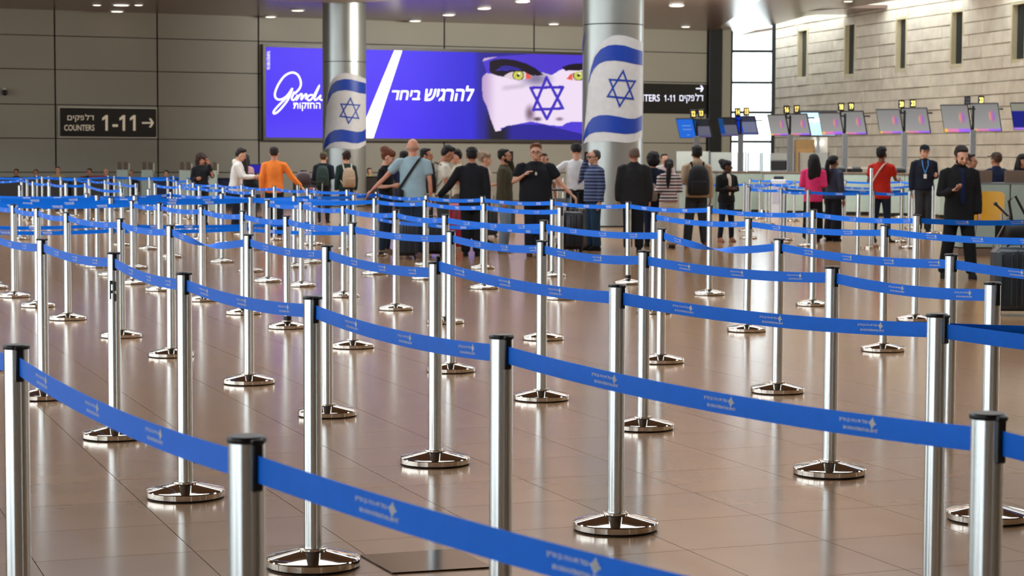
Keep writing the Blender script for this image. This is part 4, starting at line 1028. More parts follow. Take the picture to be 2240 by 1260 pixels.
def xf(pts, head, lean, dz):        # head = (yaw, pitch) about the neck; lean bends the trunk forward
    out = []; yaw, pit = head; cy_, sy_ = math.cos(yaw), math.sin(yaw); cp, sp = math.cos(pit), math.sin(pit)
    for x, y, z in pts:
        z0 = z - 1.5
        if yaw or pit: y, z0 = y * cp - z0 * sp, y * sp + z0 * cp; x, y = x * cy_ - y * sy_, x * sy_ + y * cy_
        z = z0 + 1.5; out.append((x, y - lean * max(0, z - .95), z + dz))
    return out
def hand_mb(wr, d, nrm, curlv=.5, point=False):
    d = d.normalized(); t = d.cross(nrm).normalized(); nrm = t.cross(d).normalized(); b = MB()
    b.tube([wr - d * .02, wr + d * .015, wr + d * .05, wr + d * .085], [.026, .031, .041, .038], 10)
    o_ = []
    for v in b.v: v = Vector(v) - wr; h = v.dot(nrm); o_.append(wr + v - nrm * h * .5)
    b.v = [tuple(v) for v in o_]
    for i, (off, L_) in enumerate(((-.029, .062), (-.010, .072), (.010, .068), (.028, .054))):
        p = wr + d * (.082 - abs(off) * .2) + t * off; pts = [p - d * .02]; dd = d.copy(); c = curlv * (1 + .12 * i)
        if point and i == 0: c = .1
        for j in range(3):
            a = c * (.35 + .35 * j); q = (d * math.cos(a) + nrm * math.sin(a)); pts.append(pts[-1] + q * (L_ * (.5 if j == 0 else .36) + (.02 if j == 0 else 0)))
        b.tube(pts, [.0095, .0092, .0085, .0072], 6)
    p = wr + d * .03 - t * .032; b.tube([p + t * .012, p - t * .012 + d * .022 + nrm * .006, p - t * .014 + d * .048 + nrm * .018, p - t * .004 + d * .07 + nrm * .026], [.012, .0115, .0105, .0085], 6)
    return b
SKIN = {'light': (214, 160, 132), 'tan': (186, 128, 98), 'brown': (132, 84, 56), 'dark': (92, 56, 38), 'red': (216, 150, 124)}
ARM = {
 'down': ((.05, .012, -.29), (.01, -.05, -.25)), 'bent': ((.045, .03, -.28), (-.05, -.23, .03)), 'ear': ((.11, -.13, -.20), None), 'chin': ((.05, -.17, -.20), (-.10, -.02, .31)), 'chest': ((.12, -.05, -.25), (-.16, -.16, .13)),
 'out': ((.16, -.03, -.25), (.17, -.04, -.18)), 'wide': ((.2, -.03, -.22), (.2, -.03, -.19)), 'hip': ((.24, .05, -.17), (-.16, -.05, -.21)), 'low': ((.06, -.02, -.29), (-.10, -.23, .06)), 'cross': ((.05, -.04, -.28), (-.24, -.14, .03)),
 'fwd': ((.03, -.15, -.24), (-.02, -.24, .0)), 'back': ((.05, .06, -.28), (.0, .0, -.25)), 'up': ((.10, -.16, -.05), (-.06, -.1, .18)), 'reach': ((.07, -.12, -.25), (.08, -.18, -.14))}
def person(name, label, px, k, H, hdg, skin, hairst, haircol, top, topcol, legs, legcol, L='down', R='down', head=(0, 0), lean=0.0, fat=1.0, hem=.86, stride=0.0, spread=0.0,
           seat=False, shoes=(24, 22, 22), glasses=None, cap=None, sleeve=None, female=False, vox=.02, stripe=None, top2=None, tie=None, yoff=0.0, face=True, collar=None, beard=False):
    x, y = GX(px, FPX / k); s = H / 1.75; hd = math.radians(hdg)
    t = thing('person', label, 'person', (x, y + yoff, 0), hd); t.scale = (s, s, s)
    fat = fat * 1.1; dz = -.42 if seat else 0.0; head = (math.radians(head[0]), math.radians(head[1]))
    sk = mat('skin_' + skin, SKIN[skin], .5, 0, .05, 20); sh = .95 if female else 1.0
    upper = lambda mb: xf(mb.v, (0, 0), lean, dz)
    arms = []
    for sd, pose in ((1, L), (-1, R)):
        e_, w_ = ARM[pose] if isinstance(pose, str) else pose
        S0 = Vector((sd * .185 * sh * (.6 + .4 * fat), .01, 1.392)); E = S0 + Vector((sd * e_[0], e_[1], e_[2]))
        Wp = E + Vector((sd * w_[0], w_[1], w_[2])) if w_ else Vector((sd * .105, -.075, 1.585))
        q = xf([tuple(S0), tuple(E), tuple(Wp)], (0, 0), lean, dz); arms.append([Vector(a) for a in q] + [sd, pose])
    wb = .9 if female else 1.0; fa = fat
    # trunk, limbs and neck in one shell
    fb = .5 + .4 * fa; b = MB(); b.rings([(0, 0, .84, .14, .095), (0, 0, .93, .15, .1), (0, 0, 1.06, .115 * wb * fb, .085 * fb), (0, 0, 1.2, .125 * wb * fb, .09 * fb), (0, 0, 1.34, .14 * sh * fb, .092 * fb), (0, .005, 1.41, .14 * sh, .078), (0, .01, 1.455, .09, .06), (0, .01, 1.485, .066, .056), (0, .012, 1.55, .056, .054)], 18)
    b.v = upper(b)
    for S0, E, Wp, sd, pose in arms:
        b.tube([S0 - Vector((sd * .04, 0, 0)), S0, (S0 * .5 + E * .5), E, E * .6 + Wp * .4, Wp], [.046, .048, .042 * (.6 + .4 * fa), .036, .037, .025], 12)
    leg = []
    for sd in (1, -1):
        hp = Vector((sd * .085, 0, .9 + dz)); st = stride * sd
        if seat: kn, an = Vector((sd * .11, -.42, .52)), Vector((sd * .11, -.42, .09))
        else: kn, an = Vector((sd * (.09 + spread * .5), -.015 - st * .5, .49)), Vector((sd * (.095 + spread), .02 - st, .085))
        leg.append((hp, kn, an, sd)); b.tube([hp, hp * .5 + kn * .5, kn, kn * .55 + an * .45, an], [.08, .072, .05, .048, .036], 12)
    HV, HF = HEAD['m']; hv = xf(big([tuple(v) for v in HV]), head, lean, dz)
    hands = MB()
    for S0, E, Wp, sd, pose in arms:
        d = (Wp - E).normalized(); nrm = Vector((-sd, 0, 0)) if abs(d.x) < .8 else Vector((0, -1, 0))
        if pose in ('ear', 'chest', 'up', 'chin'): d = (d + Vector((-sd * .3, 0, .8))).normalized() if pose != 'chest' else d; nrm = Vector((-sd * .7, .3 if pose == 'ear' else -.5, 0))
        if pose in ('bent', 'low', 'fwd', 'cross'): nrm = Vector((0, 0, 1)) if pose in ('low', 'cross') else Vector((-sd, 0, .3))
        h_ = hand_mb(Wp, d, nrm, .8 if pose in ('ear', 'low', 'cross', 'out', 'fwd') else .45); hands.add(h_.v, h_.f)
    def done(m2):
        v, f = arr(m2); bpy.data.meshes.remove(m2); mb = MB(); mb.add([tuple(q) for q in v], f); mb.add(hv, HF); mb.add(hands.v, hands.f)
        mb.obj('body', sk, t, smooth=75)
    later(b, .024, 2, done)
    # clothes
    def cloth(nm, mb, m, vx=vox, it=2):
        later(mb, vx, it, lambda m2: (m2.materials.append(m), m2.polygons.foreach_set('use_smooth', [True] * len(m2.polygons)), link(nm, m2, t)))
    def cmat(col, nm='cloth'): return mat('%s_%d_%d_%d' % ((nm,) + tuple(col)), col, .85, 0, .09, 9, bump=.5, bscale=11, sheen=.0, spec=.25)
    thick = {'tee': .014, 'shirt': .016, 'jacket': .03, 'sweater': .024}[top]
    c = MB(); z0 = hem; wz = 1.15 if top == 'tee' else 1.0
    c.rings([(0, .005, z0, (.155 + thick) * (1 + (fa - 1) * .8), (.112 + thick) * fa), (0, .003, .95, (.152 + thick) * (1 + (fa - 1) * .9), (.108 + thick) * fa), (0, 0, 1.06, (.14 + thick) * wb * fa, (.098 + thick) * fa), (0, 0, 1.2, (.142 + thick) * wb * fa, (.102 + thick) * fa),
             (0, .0, 1.34, (.155 + thick) * sh * (.5 + .5 * fa), (.104 + thick) * (.5 + .5 * fa)), (0, .005, 1.41, (.15 + thick * .6) * sh, .086 + thick * .6), (0, .01, 1.455, (.105 + thick * .4) * (.7 + .3 * fa), .07 + thick * .4), (0, .01, 1.48, .078 + thick * .3, .062 + thick * .3), (0, .012, 1.485 + (.02 if top == 'jacket' else 0), .062 + thick * .2, .058 + thick * .2)], 22)
    c.v = upper(c)
    sl = sleeve if sleeve is not None else (.5 if top == 'tee' else 1.0)
    for S0, E, Wp, sd, pose in arms:
        ra = .058 + thick * .6 + (fa - 1) * .02
        if sl <= .6: q = S0 * (1 - sl * 1.5) + E * (sl * 1.5) if sl < .6 else E; c.tube([S0 - Vector((sd * .06, 0, -.015)), S0, S0 * .4 + E * .6 if sl >= .5 else q], [ra * .8, ra * .95, ra * 1.0], 14)
        elif sl < 1: c.tube([S0 - Vector((sd * .06, 0, -.015)), S0, E, E * .5 + Wp * .5], [ra * .8, ra * .95, ra * .82, ra * .74], 14)
        else: c.tube([S0 - Vector((sd * .06, 0, -.015)), S0, E, E * .45 + Wp * .55, E * .03 + Wp * .97], [ra * .8, ra * .95, ra * .84, ra * .76, ra * .62], 14)
    if top == 'sweater' and collar == 'hood': c.ell(xf([(0, .075, 1.47)], (0, 0), lean, dz)[0], (.105, .06, .07), 14)
    m = cmat(topcol)
    if stripe: m = stripe
    cloth({'tee': 'shirt', 'shirt': 'shirt', 'jacket': 'jacket', 'sweater': 'sweater'}[top], c, m)
    if top == 'jacket' or collar == 'open':
        e = MB()      # shirt front showing between the lapels
        e.rings([(0, -.085 * fa - thick, 1.0, .03, .028), (0, -.088 * fa - thick, 1.15, .038, .03), (0, -.082 * fa - thick, 1.32, .05, .03), (0, -.06 - thick, 1.42, .05, .035), (0, -.04, 1.475, .04, .03)], 12); e.v = upper(e)
        cloth('shirt_front', e, cmat(top2 or (20, 22, 28)), .014, 1)
        if tie:
            e = MB(); e.rings([(0, -.115 * fa - thick, .98, .02, .012), (0, -.12 * fa - thick, 1.06, .035, .012), (0, -.118 * fa - thick, 1.2, .028, .012), (0, -.102 * fa - thick, 1.38, .02, .012), (0, -.075 - thick, 1.44, .024, .014)], 10); e.v = upper(e); e.obj('tie', cmat(tie), t, smooth=60)
    tr = MB(); wid = {'slim': (.1, .068, .056), 'straight': (.106, .086, .076), 'wide': (.104, .108, .112), 'shorts': (.1, .09, .08)}[legs]
    if not seat: tr.rings([(0, .0, .80, .165, .112), (0, 0, .9, .170 * (.5 + .5 * fa), .118), (0, 0, .98, .155 * (.5 + .5 * fa), .112 * (.6 + .4 * fa)), (0, 0, 1.03, .145 * (.5 + .5 * fa), .106 * (.6 + .4 * fa))], 20)
    else: tr.rings([(0, 0, .42, .165, .115), (0, 0, .52, .16, .112), (0, 0, .6, .15, .108)], 20)
    for hp, kn, an, sd in leg:
        if legs == 'shorts': tr.tube([hp, kn * .9 + hp * .1], [wid[0], wid[1]], 14)
        else: tr.tube([hp, kn, an + Vector((0, 0, .0))], [wid[0], wid[1], wid[2]], 14)
    cloth('trousers', tr, cmat(legcol, 'trouser'))
    for hp, kn, an, sd in leg:
        sb = MB(); ax, ay = an.x, an.y
        sb.rings([(ax, ay - .05, .0, .044, .13), (ax, ay - .05, .025, .047, .135), (ax, ay - .045, .045, .044, .125), (ax, ay - .02, .075, .04, .085), (ax, ay, .115, .04, .045)], 16)
        so = sb.obj('shoe', cmat(shoes, 'leather'), t, smooth=50)
    # head things
    M_h = lambda col: mat('hair_%d_%d_%d' % tuple(col), col, .6, 0, .15, 60, bump=.6, bscale=80, spec=.3)
    if hairst != 'none':
        m2 = HM[hairst].copy(); m2.materials.clear(); m2.materials.append(M_h(haircol)); v, f = arr(m2); q = xf([(a[0] * 1.12, a[1] * 1.12, 1.515 + (a[2] - 1.55) * 1.12) for a in v], head, lean, dz); m2.vertices.foreach_set('co', [c_ for a in q for c_ in a]); m2.update()
        m2.polygons.foreach_set('use_smooth', [True] * len(m2.polygons)); link('hair', m2, t)
    if face:
        e = MB()
        for s_ in (-1, 1): e.ell((s_ * .03, -.083, 1.637), (.011, .007, .007), 8)
        e.v = xf(big(e.v), head, lean, dz); e.obj('eyes', mat('eye_dark', (42, 30, 26), .3), t)
        e = MB()
        for s_ in (-1, 1): e.ell((s_ * .031, -.087, 1.661), (.017, .006, .0045), 8)
        e.v = xf(big(e.v), head, lean, dz); e.obj('eyebrows', M_h(haircol), t)
    if beard:
        e = MB(); e.ell((0, -.047, 1.563), (.049, .045, .036), 14)
        for s_ in (-1, 1): e.ell((s_ * .052, -.02, 1.585), (.012, .028, .03), 10)
        e.v = xf(big(e.v), head, lean, dz); e.obj('beard', M_h(haircol), t, smooth=70)
    if glasses:
        e = MB()
        for s_ in (-1, 1):
            e.box((s_ * .033, -.102, 1.638), (.05, .006, .034), bev=.004) if glasses == 'sun' else [e.tube([(s_ * .033 + .025 * math.cos(a), -.102, 1.638 + .017 * math.sin(a)) for a in [i * math.pi / 5 for i in range(11)]], .003, 5, cap=False)]
            e.tube([(s_ * .058, -.1, 1.642), (s_ * .08, -.04, 1.642), (s_ * .082, .01, 1.635)], .003, 5)
        e.tube([(-.01, -.104, 1.642), (.01, -.104, 1.642)], .003, 5); e.v = xf(big(e.v), head, lean, dz); e.obj('glasses', M_black, t)
    if cap:
        e = MB(); e.rings([(0, .008, 1.69, .085, .104), (0, .008, 1.72, .083, .1), (0, .008, 1.755, .06, .075), (0, .008, 1.77, .02, .03)], 20)
        if cap[1]: e.box((0, -.12, 1.70), (.11, .09, .012), bev=.005)
        e.v = xf(big(e.v), head, lean, dz); e.obj('cap', cmat(cap[0], 'cap'), t, smooth=50)
    return t, arms, s
def attach_frame(t):            # world point of a local point of a person
    hd = t.rotation_euler.z; s = t.scale[0]
    return lambda p: Vector((t.location.x + s * (p[0] * math.cos(hd) - p[1] * math.sin(hd)), t.location.y + s * (p[0] * math.sin(hd) + p[1] * math.cos(hd)), s * p[2]))
def backpack(who, label, col, w_=.3, h_=.45, z=1.0, straps=(20, 20, 22), dep=.16, x=0.0, y=.115):
    t0 = who[0]; f = attach_frame(t0); o = f((x, y + dep / 2, z)); t = thing('backpack', label, 'backpack', o, t0.rotation_euler.z); s = t0.scale[0]; t.scale = (s, s, s)
    m = mat('bag_%d_%d_%d' % tuple(col), col, .8, 0, .1, 14, bump=.3, bscale=30)
    b = MB().rings([(0, 0, 0, w_ * .40, dep * .40), (0, 0, .03, w_ * .5, dep * .52), (0, 0, h_ * .5, w_ * .5, dep * .5), (0, 0, h_ * .8, w_ * .44, dep * .44), (0, -.01, h_ * .95, w_ * .3, dep * .3), (0, -.02, h_, w_ * .12, dep * .14)], 20); b.obj('bag', m, t, smooth=60)
    MB().box((0, dep * .5, h_ * .28), (w_ * .7, dep * .3, h_ * .4), bev=.04).obj('pocket', m, t, smooth=50)
    ms = mat('strap_%d_%d_%d' % tuple(straps), straps, .8)
    for sd in (-1, 1): MB().tube([(sd * .09, -.06, h_ * .85), (sd * .11, -.13, 1.475 - z), (sd * .13, -.25, 1.40 - z), (sd * .14, -.27, 1.25 - z), (sd * .16, -.16, 1.1 - z), (sd * .13, -.03, .06)], .017, 8, flat=.35).obj('strap', ms, t)
    return t
def phone(who, i, label, ear=True):
    f = attach_frame(who[0]); S0, E, Wp, sd, pose = who[1][i]; p = Wp + ((Wp - E).normalized() * .07 if not ear else Vector((-sd * .005, -.02, .05)))
    t = thing('phone', label, 'phone', f(p), who[0].rotation_euler.z); s = 1
    MB().box((0, 0, 0), (.012, .07, .14) if ear else (.07, .14, .012), bev=.004).obj('body', M_black, t)
    return t
def sling(who, label, col, name='shoulder_bag', a=(.13, .0, 1.47), b=(-.2, .06, .95), bag=True, bw=.24, bh=.2, m=None):
    f = attach_frame(who[0]); t0 = who[0]; t = thing(name, label, 'bag', t0.location.copy(), t0.rotation_euler.z); s = t0.scale[0]; t.scale = (s, s, s); ms = mat('strap_%d_%d_%d' % tuple(col), col, .8)
    sx = 1 if b[0] > a[0] else -1; q = lambda u, yy: (a[0] + (b[0] - a[0]) * u, yy, a[2] + (b[2] - a[2]) * u)
    MB().tube([q(.0, .0), q(.08, .10), q(.3, .148), q(.6, .15), q(.85, .13), q(1, b[1])], .02, 8, flat=.4).tube([q(.0, .0), q(.08, -.10), q(.3, -.148), q(.6, -.15), q(.85, -.13), q(1, b[1])], .02, 8, flat=.4).obj('strap', ms, t)
    if bag: MB().box((b[0] - .03, b[1] + .02, b[2] - bh * .5), (bw * .5, bw, bh), bev=.03).obj('bag', mat('bag_%d_%d_%d' % tuple(col), col, .8), t, smooth=50)
    return t

def stripes(name, c1, c2, c3, sc_, off=0.0):
    m = bpy.data.materials.new(name); m.use_nodes = True; t = m.node_tree; b = t.nodes['Principled BSDF']; tc = t.nodes.new('ShaderNodeTexCoord'); sp = t.nodes.new('ShaderNodeSeparateXYZ')
    mu = t.nodes.new('ShaderNodeMath'); mu.operation = 'MULTIPLY_ADD'; mu.inputs[1].default_value = sc_; mu.inputs[2].default_value = off; fr_ = t.nodes.new('ShaderNodeMath'); fr_.operation = 'FRACT'; cr = t.nodes.new('ShaderNodeValToRGB'); cr.color_ramp.interpolation = 'CONSTANT'
    e = cr.color_ramp.elements; e[0].position = 0; e[0].color = S(*c1); e[1].position = .3; e[1].color = S(*c2); q = e.new(.5); q.color = S(*c1); q = e.new(.75); q.color = S(*c3)
    t.links.new(tc.outputs['Object'], sp.inputs[0]); t.links.new(sp.outputs[2], mu.inputs[0]); t.links.new(mu.outputs[0], fr_.inputs[0]); t.links.new(fr_.outputs[0], cr.inputs[0]); t.links.new(cr.outputs[0], b.inputs['Base Color']); b.inputs['Roughness'].default_value = .85
    return m
BK, DK = (24, 24, 27), (34, 36, 42)
p = person
w1 = p('w', 'woman with dark curly hair in black top, resting her chin on a hand', 441, 97, 1.60, 25, 'tan', 'curly', (48, 26, 20), 'sweater', (24, 24, 28), 'slim', DK, L='chin', R='bent', female=True)
w2 = p('w', 'young man in white hooded top looking right, leaning on a luggage trolley', 515, 106, 1.71, 92, 'light', 'thick', (32, 24, 22), 'sweater', (226, 222, 214), 'straight', (26, 30, 42), L='fwd', R='fwd', head=(0, 18), lean=.12, collar='hood', hem=.82)
w3 = p('w', 'woman with long dark hair behind the man in the white hooded top', 537, 97, 1.60, 150, 'tan', 'long', (30, 20, 18), 'tee', (196, 150, 150), 'slim', DK, L='bent', R='bent', female=True)
w4 = p('w', 'man in bright orange shirt seen from behind, right arm reaching to a trolley', 600, 112, 1.74, 178, 'light', 'short', (40, 34, 32), 'shirt', (248, 136, 56), 'straight', (30, 34, 44), L='back', R='out', hem=.84)
w5 = p('w', 'person in olive cap with green backpack seen from behind, by the slimmer column', 708, 93, 1.66, 175, 'light', 'short', (70, 50, 36), 'sweater', (24, 30, 40), 'slim', (30, 32, 34), cap=((78, 84, 58), 0), R='bent')
backpack(w5, 'dark green backpack on the person in the olive cap', (28, 48, 42), .32, .5, .92)
w6 = p('w', 'curly dark-haired woman in dark green top with tan backpack beside the slimmer column', 757, 98, 1.66, 205, 'light', 'bunup', (44, 30, 26), 'sweater', (26, 46, 44), 'slim', (40, 42, 44), L='down', R='down', female=True)
backpack(w6, 'tan backpack worn by the curly-haired woman by the column', (168, 144, 118), .32, .46, .92, (200, 184, 160))
w8 = p('w', 'woman with reddish brown hair in black tee, forearm resting forward', 842, 138, 1.66, 75, 'light', 'bunup', (112, 58, 36), 'tee', BK, 'straight', (36, 48, 66), L='bent', R='bent', female=True, head=(0, 15), lean=.05, shoes=(120, 100, 80))
w9 = p('w', 'tall bald man in light blue tee seen from behind, hand on a belt post', 903, 143, 1.83, 180, 'red', 'bald', (190, 160, 140), 'tee', (158, 184, 194), 'straight', (40, 54, 72), L='wide', R='down', fat=1.12, hem=.80, shoes=(150, 120, 110), vox=.018, face=False)
sling(w9, 'black cross-body bag with diagonal strap on the bald man in light blue', (20, 20, 24), a=(-.12, 0, 1.47), b=(.2, .08, 1.0), bw=.16, bh=.26)
w10 = p('w', 'man with sunglasses on his head facing right, half hidden behind the bald man', 930, 128, 1.70, 80, 'tan', 'short', (28, 24, 24), 'tee', (200, 190, 170), 'straight', DK, yoff=.6)
w10b = p('w', 'dark-haired person mostly hidden left of the bald man, only hair showing', 884, 120, 1.66, 180, 'tan', 'short', (26, 20, 20), 'tee', (30, 36, 66), 'straight', DK)
w11 = p('w', 'young man in cream tee with black backpack looking down, facing right', 968, 133, 1.73, 100, 'tan', 'thick', (34, 26, 24), 'tee', (226, 218, 200), 'shorts', (58, 66, 64), L='bent', R='low', head=(0, 25), lean=.06, hem=.93)
backpack(w11, 'black backpack on the young man in the cream tee', (32, 33, 36), .32, .52, .96, dep=.26)
w12 = p('w', 'young person in beige top facing left opposite the cream tee man', 1001, 119, 1.68, 285, 'light', 'thick', (34, 22, 26), 'tee', (190, 180, 158), 'straight', (90, 80, 72), L='bent', R='bent', head=(0, 15))
w13 = p('w', 'person in long black coat and black cap seen from behind, arm down', 1032, 141, 1.69, 182, 'tan', 'short', (28, 24, 24), 'jacket', (30, 31, 36), 'straight', (28, 28, 32), L='out', R='down', cap=((18, 18, 20), 0), hem=.76, fat=1.05, face=False)
w14 = p('w', 'grey blonde woman in patterned beige top facing right', 1062, 124, 1.63, 85, 'light', 'bunup', (150, 126, 104), 'tee', (202, 176, 160), 'slim', (40, 50, 46), L='bent', R='bent', female=True)
w15 = p('w', 'bearded man in olive sweater and pale jeans with phone at his ear', 1104, 134, 1.68, 82, 'tan', 'short', (26, 22, 20), 'sweater', (74, 68, 50), 'straight', (134, 150, 164), L='ear', R='down', hem=.82, beard=True)
phone(w15, 0, 'dark phone held to the ear of the olive sweater man')
w16 = p('w', 'big man in black tee and glasses facing the camera, hand on his chest', 1172, 141, 1.75, 5, 'light', 'thick', (118, 74, 52), 'tee', (26, 27, 32), 'straight', (30, 32, 40), L='out', R='chest', fat=1.5, hem=.80, glasses='clear', head=(-6, 0), shoes=(70, 46, 30), vox=.018)
w17 = p('w', 'dark-haired man whose face shows just behind the big man in black tee', 1189, 124, 1.62, 20, 'tan', 'short', (30, 24, 22), 'tee', BK, 'slim', DK)
w18 = p('w', 'man in white shirt with black kippah, hand on hip, turned away', 1262, 128, 1.79, 165, 'light', 'short', (30, 26, 26), 'shirt', (228, 226, 226), 'straight', (22, 22, 26), L='hip', R='fwd', hem=.98, sleeve=.7, cap=((20, 20, 22), 0), lean=-.05, head=(15, 20), face=False)
w19 = p('w', 'older man in blue striped sweater and jeans on the phone, facing left', 1299, 132, 1.68, -62, 'light', 'grey', (70, 64, 60), 'sweater', (60, 70, 100), 'straight', (42, 66, 88), L='down', R='ear', glasses='sun', fat=1.12, hem=.84, vox=.018, stripe=stripes('blue_stripes', (40, 50, 74), (104, 118, 160), (112, 124, 170), 8.5))
phone(w19, 1, 'dark phone held to the ear of the striped sweater man')
w20 = p('w', 'grey-haired man in dark suit jacket seen from behind, before the big column', 1387, 134, 1.72, 180, 'tan', 'grey', (112, 92, 80), 'jacket', (38, 38, 40), 'straight', (26, 26, 30), L='down', R='down', hem=.78, fat=1.15, face=False)
w21 = p('w', 'person with round black hair half hidden behind the striped woman', 1428, 126, 1.62, 190, 'tan', 'afro', (18, 16, 18), 'sweater', (26, 34, 52), 'slim', (30, 40, 66), face=False)
backpack(w21, 'light grey backpack hanging behind the dark suit jacket', (150, 138, 128), .26, .34, .86, dep=.15, x=.08)
w22 = p('w', 'small far person with dark hair above the striped woman', 1454, 92, 1.66, 10, 'light', 'short', (26, 22, 22), 'tee', (190, 180, 180), 'slim', DK)
w23 = p('w', 'woman with long black ponytail, maroon and white striped sweater, cream trousers', 1463, 128, 1.53, 200, 'tan', 'ponytail', (22, 17, 17), 'sweater', (200, 190, 190), 'wide', (212, 198, 178), L='bent', R='bent', female=True, hem=.9, stripe=stripes('maroon_stripes', (214, 206, 204), (110, 28, 46), (40, 34, 40), 8.0), shoes=(60, 40, 34), head=(-20, 0))
w24 = p('w', 'man in beige hooded top with black backpack seen from behind', 1524, 126, 1.75, 184, 'tan', 'thick', (24, 20, 20), 'sweater', (190, 166, 138), 'straight', (52, 54, 58), L='bent', R='down', collar='hood', face=False, spread=.06, shoes=(140, 76, 44), vox=.018)
backpack(w24, 'black backpack on the man in the beige hooded top', (26, 28, 32), .38, .52, .90, dep=.2)
w25 = p('w', 'dark-skinned woman in black jacket and cream top looking right, hands together', 1590, 119, 1.50, 25, 'dark', 'bunup', (22, 18, 18), 'jacket', (24, 25, 28), 'slim', (28, 34, 48), L='cross', R='cross', female=True, head=(55, 0), top2=(226, 208, 186), spread=.05, shoes=(150, 100, 80))
w26 = p('w', 'woman with long black hair in bright pink top seen from behind', 1780, 118, 1.63, 165, 'brown', 'long', (16, 13, 14), 'sweater', (230, 60, 118), 'wide', (20, 18, 20), L='bent', R='bent', female=True, hem=.80, shoes=(90, 40, 70), head=(20, 0))
w27 = p('w', 'woman with black ponytail in grey blue sweater facing right, beside pink top', 1824, 117, 1.61, 130, 'brown', 'ponytail', (18, 15, 16), 'sweater', (58, 66, 82), 'wide', (26, 27, 34), L='down', R='down', female=True)
w28 = p('w', 'man in red tee and dark jeans with pale strap, facing away to the right', 1929, 118, 1.76, 150, 'brown', 'thick', (18, 15, 15), 'tee', (186, 38, 24), 'slim', (30, 40, 56), L='bent', R='fwd', hem=.80, spread=.05)
sling(w28, 'thin pale strap of a bag across the back of the red tee man', (200, 170, 150), 'strap_bag', a=(-.1, 0, 1.47), b=(.19, .05, 1.02), bag=True, bw=.1, bh=.12)
w29 = p('w', 'security man in navy uniform and cap with blue lanyard facing the camera', 2022, 105, 1.84, 2, 'light', 'short', (36, 28, 26), 'sweater', (22, 26, 40), 'straight', (50, 52, 56), L='bent', R='down', cap=((18, 20, 28), 1), fat=1.05, head=(0, 8))
w30 = p('w', 'bearded man in black suit looking down at his phone, standing alone at right', 2100, 171, 1.71, 4, 'light', 'short', (34, 25, 22), 'jacket', (22, 22, 24), 'straight', (18, 18, 20), L='down', R='low', head=(8, 24), tie=(16, 26, 62), top2=(20, 22, 30), hem=.70, stride=.08, spread=.07, vox=.016, beard=True)
phone(w30, 1, 'pale phone in the hand of the black-suited man', ear=False)
w31 = p('w', 'person in blue jacket bending away behind the service desk at right', 2179, 124, 1.66, 205, 'tan', 'short', (84, 60, 44), 'jacket', (36, 44, 72), 'straight', DK, L='bent', R='bent', cap=((60, 52, 44), 1), fat=1.1, face=False)
w32 = p('w', 'woman with long black hair at the right edge behind the service desk', 2238, 126, 1.64, 20, 'tan', 'long', (22, 18, 20), 'sweater', (34, 24, 34), 'slim', DK, female=True)
w33 = p('w', 'man whose cheek and ear show just behind the black-suited man', 2124, 132, 1.63, 60, 'tan', 'short', (60, 44, 36), 'shirt', (60, 64, 74), 'straight', DK)
# lanyard of the security man
f = attach_frame(w29[0]); t = thing('lanyard', 'blue lanyard with white badge on the navy-uniformed man', 'lanyard', w29[0].location.copy(), w29[0].rotation_euler.z)
MB().tube([(-.06, -.06, 1.53), (-.07, -.145, 1.42), (-.02, -.17, 1.25)], .009, 6, flat=.4).tube([(.06, -.06, 1.53), (.05, -.145, 1.42), (-.02, -.17, 1.25)], .009, 6, flat=.4).obj('ribbon', mat('lanyard_blue', (70, 130, 200), .6), t)
MB().box((-.02, -.18, 1.19), (.06, .006, .09), bev=.004).obj('badge', M_white, t)
f = attach_frame(w16[0]); t = thing('necklace', 'black cord with pale pendant on the big man in black tee', 'necklace', w16[0].location.copy(), w16[0].rotation_euler.z)
MB().tube([(-.05, -.09, 1.47), (-.02, -.19, 1.33)], .005, 5).tube([(.05, -.09, 1.47), (-.01, -.19, 1.33)], .005, 5).obj('cord', M_black, t); MB().box((-.015, -.2, 1.29), (.03, .008, .05), bev=.004).obj('pendant', M_cream, t)
